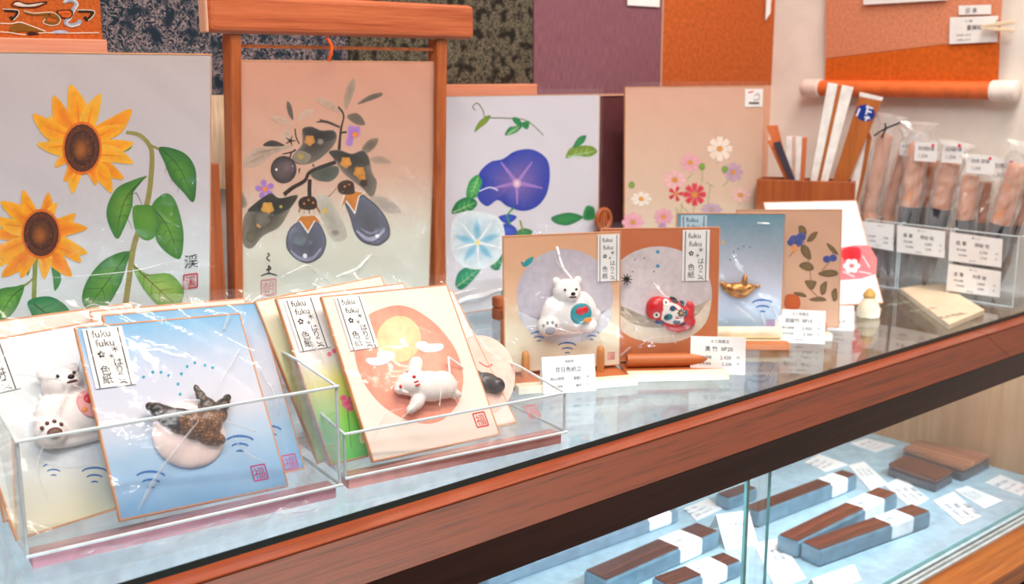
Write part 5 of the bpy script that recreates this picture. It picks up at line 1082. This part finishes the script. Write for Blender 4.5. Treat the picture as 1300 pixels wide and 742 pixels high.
brush('pale brush with dark ferrule at the right of the middle box', (1208, 206), (1194, 264), 11, 1.416, 'dark', (1197, 180, 1221, 208))
brush('upright pale brush with a large slip in the right box', (1233, 222), (1225, 279), 10, 1.416, 'dark', (1228, 196, 1262, 222))
brush('dark brush behind the upright pale one in the right box', (1251, 230), (1243, 282), 8, 1.449, 'brown', (1256, 200, 1288, 232), HANDD)
brush('brush leaning far right with dark ferrule in the right box', (1293, 208), (1270, 284), 11, 1.416, 'dark')
brush('orange brown brush at the right edge of the right box', (1309, 225), (1288, 284), 8, 1.449, 'brown', None, HANDD)
q = onx(1128, 164, 1.404); e = empty('twist_tie', q); tag(e, 'black twist tie knotted round the plastic of the leftmost brush', 'twist tie')
MB().tube([(0, .022, -.010), (-.002, .010, -.003), (-.003, 0, .002), (-.002, -.012, .007), (0, -.018, .010)], .0013, INK, 8).build('wire', e); MB().tube([(-.003, .008, -.012), (-.004, .002, .0), (-.003, .004, .008)], .0012, INK, 8).build('twisted_end', e)
# lettered wooden tablet lying on the glass
tp = [onz(x, y, .0075) for x, y in ((1143, 366), (1192, 358), (1250, 393), (1205, 412))]; cc = sum(tp, Vector())/4
e = empty('wooden_tablet', (cc.x, cc.y, 0)); tag(e, 'pale wooden tablet with faint writing lying flat on the glass top', 'tablet')
MB().prism([(p.x-cc.x, p.y-cc.y, .0004) for p in tp], plain('tablet_wood', (236, 218, 190), .5, .3, .03, 40), (0, 0, .0071)).build('board', e, .0008)
pn = Painter(None, .0002); d_ = (tp[2]-tp[1]).normalized(); wdt = (tp[1]-tp[0]).length; lng = (tp[2]-tp[1]).length
for i, tx in enumerate(('御筆司', '一筆入魂', '手作りの', '和の色紙')): pn.text(tx, wdt*.22, lng*(.78-.22*i), wdt*.15, (150, 156, 136))
o = pn.build('lettering', e); r0 = (tp[1]-tp[0]).normalized(); u0 = (tp[0]-tp[3]).normalized(); n0 = r0.cross(u0).normalized(); u0 = n0.cross(r0)
bl = tp[3]-Vector((cc.x, cc.y, 0)); o.matrix_local = Matrix(((r0.x, -n0.x, u0.x, bl.x), (r0.y, -n0.y, u0.y, bl.y), (r0.z, -n0.z, u0.z, .0077), (0, 0, 0, 1)))

# ------------------------------------------------------------------ inside the case, on the glass shelf
TG = 'price slips lying on the case shelf'
def slip(label, pts, lines=3, lift=0.):
    z = ZS+.0012+lift; q = [onz(*p, z) for p in pts]; cc = sum(q, Vector())/4
    e = empty('price_slip', (cc.x, cc.y, ZS+.0004+lift)); tag(e, label, 'price slip', TG)
    MB().prism([(p.x-cc.x, p.y-cc.y, 0) for p in q], PAPER, (0, 0, .0008)).build('paper', e)
    # three printed rows across the slip
    r0 = (q[1]-q[0]); u0 = (q[0]-q[3]); 
    # the reading direction is the longer side seen from the front
    if r0.length < u0.length*.8: r0, u0, og = -u0, r0, q[0]+r0*0
    else: og = q[3]
    w_, h_ = r0.length, u0.length; r0 = r0.normalized(); n0 = Vector((0, 0, 1)); u1 = n0.cross(r0); sg = 1 if u1.dot(u0) > 0 else -1
    og = og if sg > 0 else og+u0
    pn = Painter(None, .0002)
    for i, tx in enumerate(('紫檀  文鎮', '税込  4,400 円', '本体  4,000 円')[:lines]): pn.text(tx, w_*.16, h_*(.64-.24*i), h_*.15, (120, 130, 146), wmax=w_*.7)
    o = pn.build('lettering', e); b = og-Vector((cc.x, cc.y, 0)); o.matrix_local = Matrix(((r0.x, 0, u1.x, b.x), (r0.y, 0, u1.y, b.y), (0, -1, 0, .0009), (0, 0, 0, 1)))
slip('white price slip on the shelf between the longest box and the dark block', [(1077, 591), (1097, 586), (1127, 614), (1106, 624)])
slip('price slip just left of the dark polished block', [(1123, 616), (1143, 605), (1180, 634), (1157, 646)])
slip('price slip nearest the front edge of the shelf, right of the box ends', [(1184, 636), (1211, 624), (1246, 656), (1221, 667)])
slip('price slip overlapping behind the one nearest the front edge', [(1211, 622.5), (1228, 617), (1274, 636), (1250, 646)], lift=.0001)
slip('price slip at the far right of the shelf by the end panel', [(1250, 613), (1270, 603), (1308, 618), (1296, 630)])
slip('price slip at the back of the shelf under the front rail', [(1080, 563), (1100, 557), (1137, 566), (1111, 574)])
slip('price slip at the back left of the right pane', [(1021, 587), (1040, 577), (1077, 590), (1048, 599)])
slip('price slip seen through the left pane close under the rail', [(868, 646), (899, 633), (917, 646), (884, 661)])
slip('large white slip lying behind the pane edges', [(956, 690), (990, 684), (1024, 735), (985, 748)], 2)
slip('pale slip right at the back between the two blocks and the rail', [(1130, 548), (1150, 543), (1180, 552), (1160, 558)], 2)
BAND = plain('paper_band', (240, 244, 248), .7, .2)
def stick(label, nl, nr, wd, ht, bands, mat, group='banded wooden boxes in the case'):
    """long polished wooden box lying on the shelf; pixels give the near bottom edge, left and right"""
    a, b = onz(*nl, ZS), onz(*nr, ZS); r = b-a; ln_ = r.length; yaw = math.atan2(r.y, r.x)
    e = empty('wooden_case', M=Matrix.Translation((a.x, a.y, ZS+.0004))@Matrix.Rotation(yaw, 4, 'Z')); tag(e, label, 'box', group)
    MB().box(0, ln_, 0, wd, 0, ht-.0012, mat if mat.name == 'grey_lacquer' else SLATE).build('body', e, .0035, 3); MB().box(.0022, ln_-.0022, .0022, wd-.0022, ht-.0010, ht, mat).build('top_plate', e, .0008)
    for x0, x1 in bands:
        MB().box(ln_*x0, ln_*x1, -.0006, wd+.0006, .0002, ht+.0006, BAND).build('paper_band', e, .004, 3)
        pn = Painter(None, .0002); 
        pn.text('紫檀', ln_*x0+.004, .010, .007, (130, 140, 156)); pn.text('3,300', ln_*x0+.004, .019, .006, (150, 156, 170)); o = pn.build('band_print', e); o.rotation_euler = (R(-90), 0, 0); o.location = (0, 0, ht+.0012)
    return e
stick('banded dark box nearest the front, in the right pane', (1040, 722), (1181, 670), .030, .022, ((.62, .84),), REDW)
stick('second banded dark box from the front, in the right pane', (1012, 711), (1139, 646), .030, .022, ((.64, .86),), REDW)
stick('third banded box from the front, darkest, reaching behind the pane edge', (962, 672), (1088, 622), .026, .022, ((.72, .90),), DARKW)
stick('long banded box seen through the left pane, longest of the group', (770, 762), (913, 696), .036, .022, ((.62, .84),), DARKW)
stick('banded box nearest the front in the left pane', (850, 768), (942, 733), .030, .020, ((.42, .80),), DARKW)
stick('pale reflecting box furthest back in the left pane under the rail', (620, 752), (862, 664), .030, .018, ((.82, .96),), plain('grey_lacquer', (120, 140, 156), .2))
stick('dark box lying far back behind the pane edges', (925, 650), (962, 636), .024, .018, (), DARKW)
def block(label, top, ht, mat):
    q = [onz(*p, ZS+ht) for p in top]; cc = sum(q, Vector())/4; e = empty('polished_block', (cc.x, cc.y, ZS+.0004)); tag(e, label, 'box', 'polished wooden blocks in the case')
    pts = [(p.x-cc.x, p.y-cc.y, 0) for p in q]
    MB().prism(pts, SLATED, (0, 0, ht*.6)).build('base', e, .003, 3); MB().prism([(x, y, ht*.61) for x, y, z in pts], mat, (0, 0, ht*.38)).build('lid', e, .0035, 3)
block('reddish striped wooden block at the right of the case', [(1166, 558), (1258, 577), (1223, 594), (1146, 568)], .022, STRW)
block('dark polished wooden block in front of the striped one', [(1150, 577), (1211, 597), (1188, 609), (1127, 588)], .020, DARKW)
# tilted price cards standing on the shelf
def tent(label, pts, lines):
    bl, br = onz(*pts[3], ZS), onz(*pts[2], ZS); r = br-bl; mid = (bl+br)/2; s = Sheet((mid.x, mid.y, ZS+.0006), math.degrees(math.atan2(r.y, r.x)), 38, 0, 'price_card')
    h = s.uv((pts[0][0]+pts[1][0])/2, (pts[0][1]+pts[1][1])/2)[1]; wd = r.length; tag(s.root, label, 'price card', 'price cards standing in the case')
    MB().box(-wd/2, wd/2, 0, .0005, 0, h, PAPER).build('front_leaf', s.root)
    ang = math.atan2(1, 1); o = MB().box(-wd/2, wd/2, 0, .0005, -h*.72, 0, PAPER).build('back_leaf', s.root); o.location = (0, .0012, h); o.rotation_euler = (R(72), 0, 0)
    pn = Painter(None, .0003)
    for tx, fx, fz, fs in lines: pn.text(tx, wd*(fx-.5), h*fz, h*fs, (130, 132, 146))
    pn.build('lettering', s.root)
tent('price card standing tilted in the left pane beside the pane edge', [(903, 657), (945, 647), (963, 693), (921, 699)], [('紫檀箱', .3, .62, .14), ('5,500', .4, .38, .12), ('円', .8, .38, .1), ('5,000', .42, .18, .1)])
tent('price card with large figures at the bottom edge in front of the boxes', [(1035, 738), (1082, 714), (1094, 738), (1040, 758)], [('1,115', .25, .62, .22), ('円', .76, .62, .2), ('1,050', .3, .3, .16)])
